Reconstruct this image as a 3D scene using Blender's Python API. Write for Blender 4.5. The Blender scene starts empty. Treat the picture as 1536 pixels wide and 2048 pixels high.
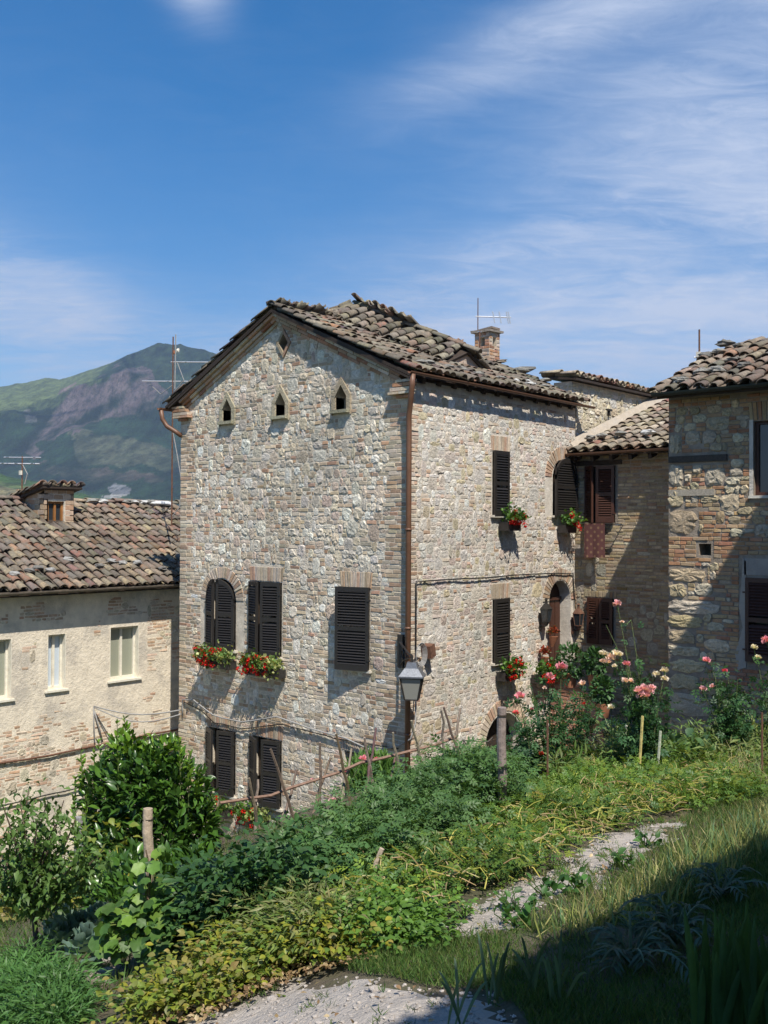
import bpy, math, random
import numpy as np
from mathutils import Vector, Matrix
from mathutils.geometry import tessellate_polygon
random.seed(7); rng = np.random.default_rng(11)
SC = bpy.context.scene
COL = SC.collection
R = math.radians

# ------------------------------------------------------------------ camera
FPX, YAW, PIT, ROL = 2004.8, .7186, .01471, .004955
FW = np.array([-math.sin(YAW)*math.cos(PIT), math.cos(YAW)*math.cos(PIT), math.sin(PIT)])
R0 = np.array([math.cos(YAW), math.sin(YAW), 0.]); U0 = np.cross(R0, FW)
RT = R0*math.cos(ROL)+U0*math.sin(ROL); UP = U0*math.cos(ROL)-R0*math.sin(ROL)
GF = np.array([-math.sin(YAW), math.cos(YAW), 0.])
cam = bpy.data.cameras.new('camera'); camo = bpy.data.objects.new('camera', cam); COL.objects.link(camo)
cam.sensor_fit = 'VERTICAL'; cam.sensor_height = 36; cam.lens = 36*FPX/2048
cam.clip_start = .05; cam.clip_end = 30000
camo.matrix_world = Matrix(((RT[0], UP[0], -FW[0], 0), (RT[1], UP[1], -FW[1], 0), (RT[2], UP[2], -FW[2], 0), (0, 0, 0, 1)))
SC.camera = camo

# ------------------------------------------------------------------ light
SUN = Vector((1.64, -1.0, 2.8)).normalized()
sd = bpy.data.lights.new('sun', 'SUN'); so = bpy.data.objects.new('sun', sd); COL.objects.link(so)
sd.energy = 5.0; sd.angle = R(.5); sd.color = (1, .945, .84)
so.rotation_mode = 'QUATERNION'; so.rotation_quaternion = SUN.to_track_quat('Z', 'Y')
so.location = (20, -10, 60)
SC.view_settings.view_transform = 'Standard'; SC.view_settings.look = 'None'
SC.view_settings.gamma = 1; SC.view_settings.use_curve_mapping = False
SC.view_settings.exposure = .45
SC.render.engine = 'CYCLES'
SC.cycles.max_bounces = 5; SC.cycles.diffuse_bounces = 3; SC.cycles.transparent_max_bounces = 12
SC.cycles.volume_bounces = 0

W = bpy.data.worlds.new('World'); SC.world = W; W.use_nodes = True
nt = W.node_tree; nt.nodes.clear()
def N(nt, t, **k):
    n = nt.nodes.new(t)
    for a, b in k.items():
        if a[0] == 'i' and a[1:].isdigit(): n.inputs[int(a[1:])].default_value = b
        else: setattr(n, a, b)
    return n
def LK(nt, a, ai, b, bi): nt.links.new(a.outputs[ai], b.inputs[bi])
sky = N(nt, 'ShaderNodeTexSky', sky_type='NISHITA', sun_disc=False)
sky.sun_elevation = math.asin(SUN.z); sky.sun_rotation = math.atan2(SUN.x, SUN.y)
sky.altitude = 600; sky.air_density = 1.0; sky.dust_density = .3; sky.ozone_density = 2.6
gam = N(nt, 'ShaderNodeHueSaturation'); gam.inputs['Saturation'].default_value = 1.46; gam.inputs['Value'].default_value = .84
LK(nt, sky, 0, gam, 'Color')
# thin cirrus, laid out on a plane high above the ground
geo = N(nt, 'ShaderNodeTexCoord'); sx = N(nt, 'ShaderNodeSeparateXYZ'); LK(nt, geo, 'Generated', sx, 0)
def M(op, a=None, b=None, c=None, clamp=False):
    n = nt.nodes.new('ShaderNodeMath'); n.operation = op; n.use_clamp = clamp
    for i, v in enumerate((a, b, c)):
        if v is None: continue
        if isinstance(v, (int, float)): n.inputs[i].default_value = v
        else: nt.links.new(v, n.inputs[i])
    return n.outputs[0]
zz = M('MAXIMUM', sx.outputs[2], .02); zz = M('ADD', zz, .10)
# forward / right ground components of the direction
fwd = M('ADD', M('MULTIPLY', sx.outputs[0], float(GF[0])), M('MULTIPLY', sx.outputs[1], float(GF[1])))
rgt = M('ADD', M('MULTIPLY', sx.outputs[0], float(R0[0])), M('MULTIPLY', sx.outputs[1], float(R0[1])))
cu = M('DIVIDE', rgt, zz); cv = M('DIVIDE', fwd, zz)
cx = N(nt, 'ShaderNodeCombineXYZ'); nt.links.new(cu, cx.inputs[0]); nt.links.new(cv, cx.inputs[1])
def cloud(rot, scale, sx_, loc, nscale, rough, dist, lo, hi):
    mp = N(nt, 'ShaderNodeMapping'); mp.inputs['Rotation'].default_value = (0, 0, R(rot)); mp.inputs['Scale'].default_value = (sx_, 1, 1); mp.inputs['Location'].default_value = loc
    LK(nt, cx, 0, mp, 0)
    n = N(nt, 'ShaderNodeTexNoise'); n.inputs['Scale'].default_value = nscale; n.inputs['Detail'].default_value = 9; n.inputs['Roughness'].default_value = rough; n.inputs['Distortion'].default_value = dist
    LK(nt, mp, 0, n, 'Vector')
    mr = N(nt, 'ShaderNodeMapRange'); mr.interpolation_type = 'SMOOTHSTEP'; mr.inputs[1].default_value = lo; mr.inputs[2].default_value = hi
    LK(nt, n, 0, mr, 0); return mr.outputs[0]
CLOUDS_AT = None
big = cloud(-24, 1, .5, (3.1, 1.2, 0), .62, .5, .35, .45, .66)
fine = cloud(-30, 1, .42, (7.3, 2.0, 4), 2.1, .63, .7, .32, .68)
fil = cloud(-24, 1, .5, (1.0, 5.0, 2), 9.0, .72, 1.2, .36, .70)
fa = M('ADD', M('ABSOLUTE', fwd), .12); ca = M('DIVIDE', rgt, fa); ce = M('DIVIDE', sx.outputs[2], fa)
def bank(a0, e0, la, le, rot, soft=1.0):
    # a soft bank of cirrus round the direction (a0, e0)
    c_, s_ = math.cos(R(rot)), math.sin(R(rot)); u = M('SUBTRACT', ca, a0); v = M('SUBTRACT', ce, e0)
    p = M('DIVIDE', M('ADD', M('MULTIPLY', u, c_), M('MULTIPLY', v, s_)), la); q = M('DIVIDE', M('SUBTRACT', M('MULTIPLY', v, c_), M('MULTIPLY', u, s_)), le)
    d2 = M('ADD', M('MULTIPLY', p, p), M('MULTIPLY', q, q)); return M('POWER', 2.718, M('MULTIPLY', d2, -soft))
k_ = .89
banks = [bank(.12*k_, .225*k_, .30, .060, 14), bank(.20*k_, .235*k_, .22, .045, 12), bank(.36*k_, .29*k_, .20, .075, 12), bank(.36*k_, .46*k_, .18, .075, 22), bank(.16*k_, .49*k_, .14, .03, 24), bank(-.42*k_, .245*k_, .15, .05, -16), bank(-.38*k_, .23*k_, .09, .035, -16), bank(-.19*k_, .53*k_, .03, .022, -40), bank(.10, .165*k_, .42, .035, 2), bank(.9, .5, .5, .15, 20), bank(-1.1, .4, .5, .12, -15)]
bk = banks[0]
for q_ in banks[1:]: bk = M('ADD', bk, q_)
bk = M('MINIMUM', bk, 1.15)
c1 = M('MULTIPLY', bk, M('ADD', M('MULTIPLY', M('ADD', M('MULTIPLY', fine, .62), M('MULTIPLY', fil, .38)), .80), M('ADD', M('MULTIPLY', big, .16), .20)))
c1 = M('ADD', c1, M('MULTIPLY', M('MULTIPLY', fil, fine), .04))
low = N(nt, 'ShaderNodeMapRange'); low.inputs[1].default_value = .40; low.inputs[2].default_value = .05; low.inputs[3].default_value = .0; low.inputs[4].default_value = .12
nt.links.new(sx.outputs[2], low.inputs[0])
cc = M('ADD', M('MULTIPLY', c1, .85), low.outputs[0], clamp=True)
mix = N(nt, 'ShaderNodeMix', data_type='RGBA'); nt.links.new(cc, mix.inputs[0])
LK(nt, gam, 0, mix, 6); mix.inputs[7].default_value = (3.6, 4.1, 5.2, 1)
bg = N(nt, 'ShaderNodeBackground'); bg.inputs[1].default_value = .125
LK(nt, mix, 2, bg, 0); wo = N(nt, 'ShaderNodeOutputWorld'); LK(nt, bg, 0, wo, 0)

# ------------------------------------------------------------------ helpers
WL = {}
def tag(o, label=None, cat=None, group=None, kind=None):
    if label: o['label'] = label
    if cat: o['category'] = cat
    if group: o['group'] = group
    if kind: o['kind'] = kind
    return o
def empty(name, loc, label=None, cat=None, group=None):
    o = bpy.data.objects.new(name, None); COL.objects.link(o); o.location = loc; o.empty_display_size = .1
    WL[o.name] = np.array(loc, float); return tag(o, label, cat, group)
class G:
    """collects geometry in world coordinates"""
    def __init__(s): s.v = []; s.f = []; s.t = []; s.n = 0
    def add(s, verts, faces, tone=(.5, .5, .5)):
        verts = np.asarray(verts, float).reshape(-1, 3)
        s.v.append(verts); s.f.extend([tuple(i+s.n for i in f) for f in faces])
        t = np.asarray(tone, float)
        s.t.append(np.tile(t, (len(verts), 1)) if t.ndim == 1 else t); s.n += len(verts); return s
    def box(s, lo, hi, tone=(.5, .5, .5)):
        x0, y0, z0 = lo; x1, y1, z1 = hi
        v = [(x0,y0,z0),(x1,y0,z0),(x1,y1,z0),(x0,y1,z0),(x0,y0,z1),(x1,y0,z1),(x1,y1,z1),(x0,y1,z1)]
        return s.add(v, BOXF, tone)
    def obox(s, c, ax, ay, az, tone=(.5, .5, .5)):
        c, ax, ay, az = [np.array(q, float) for q in (c, ax, ay, az)]
        v = [c-ax-ay-az, c+ax-ay-az, c+ax+ay-az, c-ax+ay-az, c-ax-ay+az, c+ax-ay+az, c+ax+ay+az, c-ax+ay+az]
        return s.add(v, BOXF, tone)
    def beam(s, a, b, w, h, tone=(.5, .5, .5), upv=(0, 0, 1)):
        a = np.array(a, float); b = np.array(b, float); d = b-a; L = np.linalg.norm(d); d /= L
        sd_ = np.cross(d, upv); sd_ /= np.linalg.norm(sd_); u = np.cross(sd_, d)
        return s.obox((a+b)/2, d*L/2, sd_*w/2, u*h/2, tone)
    def tube(s, pts, rad, seg=6, tone=(.5, .5, .5), caps=True):
        pts = np.array(pts, float); n = len(pts)
        rad = np.full(n, rad) if np.isscalar(rad) else np.array(rad, float)
        tn = np.gradient(pts, axis=0); tn /= np.linalg.norm(tn, axis=1)[:, None]+1e-9
        ref = np.array((0, 0, 1.)) if abs(tn[0][2]) < .9 else np.array((1., 0, 0))
        a = np.cross(tn[0], ref); a /= np.linalg.norm(a)
        vs = []
        for i in range(n):
            a = a-tn[i]*np.dot(a, tn[i]); a /= np.linalg.norm(a); b = np.cross(tn[i], a)
            for k in range(seg):
                q = 2*math.pi*k/seg; vs.append(pts[i]+rad[i]*(a*math.cos(q)+b*math.sin(q)))
        fs = [(i*seg+k, i*seg+(k+1) % seg, (i+1)*seg+(k+1) % seg, (i+1)*seg+k) for i in range(n-1) for k in range(seg)]
        if caps: fs += [tuple(range(seg))[::-1], tuple((n-1)*seg+k for k in range(seg))]
        return s.add(vs, fs, tone)
    def prism(s, poly, d, tone=(.5, .5, .5)):
        """poly: list of 3D points (planar), extruded by the vector d"""
        p = np.array(poly, float); n = len(p); d = np.array(d, float)
        v = np.vstack([p, p+d])
        f = [(i, (i+1) % n, n+(i+1) % n, n+i) for i in range(n)]
        f += [tuple(range(n))[::-1], tuple(range(n, 2*n))]
        return s.add(v, f, tone)
    def build(s, name, mat, parent=None, kind=None, smooth=False, loc=None):
        V = np.vstack(s.v); T = np.vstack(s.t)
        c = np.array(loc, float) if loc is not None else (V.min(0)+V.max(0))/2*np.array((1, 1, 0))+np.array((0, 0, V[:, 2].min()))
        me = bpy.data.meshes.new(name)
        me.from_pydata((V-c).tolist(), [], s.f)
        a = me.color_attributes.new('tone', 'FLOAT_COLOR', 'POINT')
        a.data.foreach_set('color', np.hstack([T, np.ones((len(T), 1))]).ravel())
        if smooth: me.polygons.foreach_set('use_smooth', [True]*len(me.polygons))
        if isinstance(mat, (list, tuple)):
            for m in mat: me.materials.append(m)
        else: me.materials.append(mat)
        o = bpy.data.objects.new(name, me); COL.objects.link(o)
        if parent is not None:
            o.parent = parent; o.location = c-WL[parent.name]
        else: o.location = c
        WL[o.name] = c
        if kind: o['kind'] = kind
        return o
BOXF = [(0,3,2,1),(4,5,6,7),(0,1,5,4),(1,2,6,5),(2,3,7,6),(3,0,4,7)]
def fast_mesh(name, V, F, tone, mat, parent=None, kind=None, smooth=False):
    """V (n,3), F (m,k) constant face size, tone (n,3)"""
    V = np.asarray(V, np.float32); F = np.asarray(F, np.int32); c = V.mean(0)
    me = bpy.data.meshes.new(name); me.vertices.add(len(V)); me.vertices.foreach_set('co', (V-c).ravel())
    k = F.shape[1]; me.loops.add(F.size); me.loops.foreach_set('vertex_index', F.ravel())
    me.polygons.add(len(F)); me.polygons.foreach_set('loop_start', np.arange(0, F.size, k, dtype=np.int32))
    me.update(calc_edges=True)
    a = me.color_attributes.new('tone', 'FLOAT_COLOR', 'POINT')
    a.data.foreach_set('color', np.hstack([tone, np.ones((len(V), 1))]).astype(np.float32).ravel())
    if smooth: me.polygons.foreach_set('use_smooth', np.ones(len(F), bool))
    me.materials.append(mat); o = bpy.data.objects.new(name, me); COL.objects.link(o)
    c = c.astype(float)
    if parent is not None: o.parent = parent; o.location = c-WL[parent.name]
    else: o.location = c
    WL[o.name] = c
    if kind: o['kind'] = kind
    return o

# ------------------------------------------------------------------ materials
MC = {}
def mat(name, base=None, rough=.85, metal=0, var=.25, scale=14, bump=.3, bscale=60, transl=0, spec=.3, detail=4, dist=.01, tint=None, stain=0, aniso=None):
    """base None: colour comes from the per-piece 'tone' attribute"""
    m = bpy.data.materials.new(name); m.use_nodes = True; t = m.node_tree; t.nodes.clear()
    out = N(t, 'ShaderNodeOutputMaterial'); b = N(t, 'ShaderNodeBsdfPrincipled')
    b.inputs['Roughness'].default_value = rough; b.inputs['Metallic'].default_value = metal
    b.inputs['Specular IOR Level'].default_value = spec
    tc = N(t, 'ShaderNodeNewGeometry')
    if aniso:
        q1 = N(t, 'ShaderNodeMapping'); q1.inputs['Rotation'].default_value = (0, 0, -YAW); LK(t, tc, 'Position', q1, 0)
        q2 = N(t, 'ShaderNodeMapping'); q2.inputs['Scale'].default_value = aniso; LK(t, q1, 0, q2, 0)
    def PL(n, k='Vector'):
        if aniso: LK(t, q2, 0, n, k)
        else: LK(t, tc, 'Position', n, k)
    n1 = N(t, 'ShaderNodeTexNoise'); n1.inputs['Scale'].default_value = scale; n1.inputs['Detail'].default_value = detail; n1.inputs['Roughness'].default_value = .65
    PL(n1)
    if base is None: src = N(t, 'ShaderNodeAttribute', attribute_name='tone'); so_ = src.outputs['Color']
    else: src = N(t, 'ShaderNodeRGB'); src.outputs[0].default_value = (*base, 1); so_ = src.outputs[0]
    mr = N(t, 'ShaderNodeMapRange'); mr.inputs[1].default_value = .3; mr.inputs[2].default_value = .7; mr.inputs[3].default_value = 1-var; mr.inputs[4].default_value = 1+var
    LK(t, n1, 0, mr, 0)
    vm = N(t, 'ShaderNodeVectorMath', operation='SCALE'); t.links.new(so_, vm.inputs[0]); LK(t, mr, 0, vm, 'Scale')
    co = vm.outputs[0]
    if tint is not None:
        n2 = N(t, 'ShaderNodeTexNoise'); n2.inputs['Scale'].default_value = tint[1]; n2.inputs['Detail'].default_value = 5; n2.inputs['Roughness'].default_value = .7
        PL(n2)
        m2 = N(t, 'ShaderNodeMapRange'); m2.inputs[1].default_value = tint[2]; m2.inputs[2].default_value = tint[3]; m2.inputs[4].default_value = tint[4]; LK(t, n2, 0, m2, 0)
        mx = N(t, 'ShaderNodeMix', data_type='RGBA'); LK(t, m2, 0, mx, 0); t.links.new(co, mx.inputs[6]); mx.inputs[7].default_value = (*tint[0], 1); co = mx.outputs[2]
    if stain:
        n4 = N(t, 'ShaderNodeTexNoise'); n4.inputs['Scale'].default_value = .55; n4.inputs['Detail'].default_value = 6; n4.inputs['Roughness'].default_value = .62; LK(t, tc, 'Position', n4, 'Vector')
        m4 = N(t, 'ShaderNodeMapRange'); m4.inputs[1].default_value = .38; m4.inputs[2].default_value = .62; m4.inputs[3].default_value = 1-stain; m4.inputs[4].default_value = 1.07; LK(t, n4, 0, m4, 0)
        v4 = N(t, 'ShaderNodeVectorMath', operation='SCALE'); t.links.new(co, v4.inputs[0]); LK(t, m4, 0, v4, 'Scale'); co = v4.outputs[0]
    t.links.new(co, b.inputs['Base Color'])
    if bump:
        n3 = N(t, 'ShaderNodeTexNoise'); n3.inputs['Scale'].default_value = bscale; n3.inputs['Detail'].default_value = 5; n3.inputs['Roughness'].default_value = .7
        PL(n3)
        bp = N(t, 'ShaderNodeBump'); bp.inputs['Strength'].default_value = bump; bp.inputs['Distance'].default_value = dist
        LK(t, n3, 0, bp, 'Height'); LK(t, bp, 0, b, 'Normal')
    if transl:
        tr = N(t, 'ShaderNodeBsdfTranslucent'); v2 = N(t, 'ShaderNodeVectorMath', operation='MULTIPLY'); t.links.new(co, v2.inputs[0]); v2.inputs[1].default_value = (1.7, 1.5, .7)
        LK(t, v2, 0, tr, 0); ms = N(t, 'ShaderNodeMixShader'); ms.inputs[0].default_value = transl
        LK(t, b, 0, ms, 1); LK(t, tr, 0, ms, 2); LK(t, ms, 0, out, 0)
    else: LK(t, b, 0, out, 0)
    return m
M_STONE = mat('stone', rough=.92, var=.24, scale=26, bump=1.0, bscale=26, dist=.03, detail=7, tint=((.24, .21, .17), 40, .54, .70, .65), stain=.2)
M_BRICK = mat('old_brick', rough=.92, var=.22, scale=22, bump=.7, bscale=70, dist=.008, tint=((.42, .37, .30), 9, .5, .75, .45), stain=.24)
M_MORTAR = mat('mortar', (.64, .565, .46), rough=.95, var=.22, scale=9, bump=1.0, bscale=45, dist=.015, tint=((.30, .25, .19), 3, .45, .7, .5))
M_MORTAR_D = mat('mortar_worn', (.30, .25, .20), rough=.95, var=.25, scale=7, bump=1.0, bscale=45, dist=.015, tint=((.40, .36, .31), 2.3, .5, .65, .5))
M_PLASTER = mat('old_plaster', rough=.93, var=.14, scale=5, bump=.9, bscale=18, dist=.025, detail=9, tint=((.42, .38, .33), 1.3, .47, .62, .65))
M_TILE = mat('roof_tile', rough=.93, var=.40, scale=26, bump=.8, bscale=60, dist=.012, detail=7, tint=((.17, .155, .13), 9, .44, .62, .8), stain=.2)
M_WOOD_D = mat('dark_wood', (.045, .032, .024), rough=.7, var=.3, scale=30, bump=.3, bscale=80)
M_WOOD = mat('weathered_wood', rough=.85, var=.3, scale=30, bump=.6, bscale=50)
M_SHUT = mat('black_paint', (.022, .019, .017), rough=.45, var=.2, scale=30, bump=.15, bscale=90, spec=.5)
M_SHUTB = mat('brown_paint', (.060, .022, .013), rough=.5, var=.25, scale=30, bump=.15, bscale=90, spec=.5)
M_COPPER = mat('brown_painted_metal', (.155, .075, .042), rough=.5, var=.15, scale=8, bump=.1, bscale=40, spec=.5)
M_DARKM = mat('dark_metal', (.05, .045, .042), rough=.45, metal=.4, var=.2, bump=.1)
M_ZINC = mat('grey_zinc', (.17, .18, .20), rough=.5, metal=.6, var=.25, scale=30, bump=.2, bscale=50)
M_ALU = mat('aluminium', (.62, .63, .65), rough=.35, metal=.8, var=.1, bump=.05)
M_RUST = mat('rusty_iron', (.14, .07, .045), rough=.8, var=.35, scale=20, bump=.3, bscale=80)
M_WHITE = mat('white_paint', (.72, .67, .56), rough=.65, var=.12, scale=12, bump=.15, tint=((.45, .40, .32), 9, .52, .7, .5))
M_SILL = mat('pale_stone', (.60, .55, .46), rough=.8, var=.12, scale=20, bump=.3)
M_DARK = mat('dark_interior', (.012, .011, .010), rough=.9, var=.1, bump=0)
M_LEAF = mat('leaf', rough=.5, var=.18, scale=20, bump=0, transl=.28, spec=.45)
M_LEAFG = mat('glossy_leaf', rough=.32, var=.15, scale=20, bump=0, transl=.2, spec=.5)
M_GRASS = mat('grass_blade', rough=.6, var=.2, scale=8, bump=0, transl=.3, spec=.3)
M_PETAL = mat('petal', rough=.6, var=.08, scale=20, bump=0, transl=.25, spec=.2)
M_BARK = mat('bark', rough=.9, var=.35, scale=24, bump=1, bscale=40, dist=.02)
M_CABLE = mat('grey_cable', (.30, .29, .28), rough=.7, var=.15, bump=0)
M_CABLED = mat('black_cable', (.03, .03, .03), rough=.6, var=.15, bump=0)
M_CLAY = mat('terracotta', (.34, .14, .075), rough=.85, var=.2, bump=.2)
def glass(name, col, rough=.08):
    m = bpy.data.materials.new(name); m.use_nodes = True; b = m.node_tree.nodes['Principled BSDF']
    b.inputs['Base Color'].default_value = (*col, 1); b.inputs['Roughness'].default_value = rough; b.inputs['Specular IOR Level'].default_value = .8; return m
M_GLASS = glass('window_glass', (.03, .035, .04)); M_FROST = glass('frosted_glass', (.27, .27, .24), .3)
M_CURT = glass('curtained_glass', (.30, .31, .24), .25)
M_CURTB = glass('blue_blind', (.50, .56, .62), .5)

# ------------------------------------------------------------------ masonry
ST_PALE = [(.72,.65,.54),(.67,.60,.49),(.76,.70,.60),(.62,.55,.44),(.66,.57,.44),(.56,.51,.43),(.57,.49,.36),(.70,.64,.55),(.62,.52,.39),(.63,.50,.40),(.75,.70,.61)]
BR_TAN = [(.50,.38,.26),(.54,.42,.29),(.46,.34,.23),(.58,.48,.36),(.50,.31,.20),(.56,.45,.33),(.48,.41,.30),(.42,.28,.19),(.60,.51,.40),(.52,.44,.34)]
BR_RED = [(.40,.19,.11),(.46,.24,.14),(.34,.17,.10),(.44,.28,.18)]
def pick(lst, j=.08):
    c = np.array(lst[rng.integers(len(lst))]); return np.clip(c*(1+rng.normal(0, j))+rng.normal(0, .008, 3), .02, .8)
def pip(px, py, poly):
    ins = np.zeros(np.shape(px), bool); n = len(poly)
    for i in range(n):
        x0, y0 = poly[i]; x1, y1 = poly[(i+1) % n]
        if y0 == y1: continue
        c = ((y0 > py) != (y1 > py)) & (px < (x1-x0)*(py-y0)/(y1-y0)+x0); ins ^= c
    return ins
class Frame:
    def __init__(s, O, eu, ev, en): s.O, s.eu, s.ev, s.en = [np.array(q, float) for q in (O, eu, ev, en)]
    def P(s, u, v, n=0): return s.O+np.multiply.outer(u, s.eu)+np.multiply.outer(v, s.ev)+np.multiply.outer(n, s.en)
def piece_brick(fr, cx, cy, w, h, d, ang=0, tone=None, jit=.004, taper=0):
    """a brick face proud of the wall by d: 8 + 4 vertices with a small arris"""
    a, b = w/2, h/2; j = lambda: rng.normal(0, jit*.6)
    o = [(-a, -b*(1-taper)), (a, -b*(1+taper)), (a, b*(1+taper)), (-a, b*(1-taper))]
    o = [(x+j(), y+j()) for x, y in o]; e = min(.005, .12*h); i_ = [(x-math.copysign(e, x), y-math.copysign(e, y)) for x, y in o]
    c, s_ = math.cos(ang), math.sin(ang); tl = rng.normal(0, .0025, 2)
    pts = []
    for ring, dep in ((o, -.02), (o, d-e), (i_, d)):
        for x, y in ring: pts.append(fr.P(cx+x*c-y*s_, cy+x*s_+y*c, dep+(0 if dep < 0 else tl[0]*np.sign(x)+tl[1]*np.sign(y))))
    f = [(k, (k+1) % 4, 4+(k+1) % 4, 4+k) for k in range(4)]+[(4+k, 4+(k+1) % 4, 8+(k+1) % 4, 8+k) for k in range(4)]+[(8, 9, 10, 11)]
    return (np.array(pts), f, tone)
def piece_stone(fr, cx, cy, w, h, d, tone, n=9, pw=2.6):
    """a rubble stone: uneven outline, broken domed face"""
    q = (np.arange(n)+rng.uniform(-.32, .32, n))/n*2*math.pi+rng.uniform(0, .8)
    c, s_ = np.cos(q), np.sin(q); rr = (np.abs(c)**pw+np.abs(s_)**pw)**(-1/pw)*(1+rng.normal(0, .09, n))
    x, y = c*rr*w/2, s_*rr*h/2; rings = []; top = d*rng.uniform(.8, 1.15)
    tx, ty = rng.normal(0, .22, 2)*d
    rings.append((x, y, np.full(n, -.02))); rings.append((x*.97, y*.97, d*.35+rng.normal(0, .16*d, n)))
    k = rng.uniform(.6, .86); k = k*(1+rng.normal(0, .10, n)); x2, y2 = x*k, y*k
    rings.append((x2, y2, top+rng.normal(0, .30*d, n)+tx*x2/w*2+ty*y2/h*2))
    if w > .22: rings.append((x*.36+rng.normal(0, w*.03, n), y*.36+rng.normal(0, h*.03, n), top+rng.normal(0, .25*d, n)))
    pts = [fr.P(cx+a, cy+b, e) for X, Y, E_ in rings for a, b, e in zip(X, Y, E_)]
    pts.append(fr.P(cx+rng.normal(0, w*.06), cy+rng.normal(0, h*.06), top+rng.normal(0, .15*d)))
    f = [(r*n+i, r*n+(i+1) % n, (r+1)*n+(i+1) % n, (r+1)*n+i) for r in range(len(rings)-1) for i in range(n)]
    m_ = len(rings)*n; f += [(m_-n+i, m_-n+(i+1) % n, m_) for i in range(n)]
    tone = np.clip(np.asarray(tone)*(1+rng.normal(0, .10, (m_+1, 1))), .02, .85)
    return (np.array(pts), f, tone)
def masonry(fr, L, H, voids, outline=None, stone=.5, ch=.072, rows=(2, 4), cols=(5, 12), qL=0, qR=0, bricks=None, stones=None,
            sd=(.006, .017), bd=(.003, .010), flat=.35, v0=0, zones=None, cs=.02, blen=(4, 14), pw=2.8, skip=0, minrun=2):
    """rubble stones set among thin bricks. zones: list of (poly, stone fraction) overriding."""
    bricks = bricks or BR_TAN; stones = stones or ST_PALE
    nr, nc = int(H/ch), int(L/cs); occ = np.zeros((nr, nc), bool)
    cu = (np.arange(nc)+.5)*cs; cv = v0+(np.arange(nr)+.5)*ch; CU, CV = np.meshgrid(cu, cv)
    for p in voids: occ |= pip(CU, CV, p)
    if outline is not None: occ |= ~pip(CU, CV, outline)
    frac = np.full((nr, nc), float(stone))
    for p, z in (zones or []): frac[pip(CU, CV, p)] = z
    res_s, res_b = [], []
    for r in range(nr):  # quoins in alternate lengths
        for side, q in ((0, qL), (1, qR)):
            if not q: continue
            n = int(q/cs)+(4 if (r//2+side) % 2 else 0)+rng.integers(-1, 2)
            a, b = (0, n) if side == 0 else (nc-n, nc)
            if occ[r, a:b].any(): continue
            x = a
            while x < b-1:
                l = min(b-x, int(rng.integers(9, 14)));
                if b-x-l < 4: l = b-x
                res_b.append(((x+l/2)*cs, v0+(r+.5)*ch, l*cs-.010, ch-.013)); x += l
            occ[r, a:b] = True
    tries = int(nr*nc*.10)
    for sc in (1.5, 1.0, .75):
        for _ in range(tries):
            h = int(np.clip(round(rng.integers(rows[0], rows[1]+1)*sc), 2, 6)) if sc > .8 else 2
            w = int(rng.integers(cols[0], cols[1]+1)*sc*(1 if h > 2 else 1.0)); w = max(w, 4)
            if sc == 1.5 and rng.random() > .04: continue
            r = rng.integers(0, max(1, nr-h)); c = rng.integers(0, max(1, nc-w))
            if rng.random() > frac[r, c]: continue
            if occ[r:r+h, c:c+w].any(): continue
            occ[r:r+h, c:c+w] = True
            res_s.append(((c+w/2)*cs, v0+(r+h/2)*ch, w*cs-.006, h*ch-.008))
    for r in range(nr):
        c = 0
        while c < nc:
            if occ[r, c]: c += 1; continue
            e = c
            while e < nc and not occ[r, e]: e += 1
            x = c
            while x < e:
                l = min(e-x, int(rng.integers(*blen)))
                if e-x-l < 3: l = e-x
                if l > blen[1]+3: l = l//2
                if l >= minrun and rng.random() >= skip:
                    if rng.random() < flat*(1 if frac[r, c] > .02 else .15): res_s.append(((x+l/2)*cs, v0+(r+.5)*ch, l*cs-.006, ch-.006))
                    else: res_b.append(((x+l/2)*cs, v0+(r+.5)*ch, l*cs-.010, ch-.014))
                x += l
            c = e
    out = []
    for cx_, cy_, w, h in res_b:
        out.append(('brick', w*h, piece_brick(fr, cx_, cy_+rng.normal(0, .002), w, h, rng.uniform(*bd), rng.normal(0, .012), pick(bricks))))
    for cx_, cy_, w, h in res_s:
        d = rng.uniform(*sd)*(1 if h > ch*1.3 else .5)
        out.append(('stone', w*h, piece_stone(fr, cx_, cy_, w*1.05, h*1.07, d, pick(stones, .1), n=14 if w > .22 else (10 if w > .12 else 8), pw=pw)))
    return out
def voussoirs(fr, cu, cv, r0, r1, a0, a1, n, tones, d=.01):
    out = []
    for i in range(n):
        a = a0+(a1-a0)*(i+.5)/n; rm = (r0+r1)/2; w = (r1-r0)-.01; h = abs(a1-a0)*rm/n-.010
        out.append(('brick', w*h, piece_brick(fr, cu+rm*math.cos(a), cv+rm*math.sin(a), w, h, d+rng.uniform(0, .006), a, pick(tones), taper=(r1-r0)/(r1+r0)*.8)))
    return out
def flat_arch(fr, u0, u1, v0, hgt, n, tones, d=.01, splay=.10):
    out = []
    for i in range(n):
        t = (i+.5)/n; u = u0+(u1-u0)*t; w = (u1-u0)/n-.010; a = (.5-t)*2*splay+math.pi/2
        out.append(('brick', w*hgt, piece_brick(fr, u-(.5-t)*2*splay*hgt*.5, v0+hgt/2, hgt-.006, w, d+rng.uniform(0, .006), a, pick(tones), taper=.06)))
    return out
COUNT = {}
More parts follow.
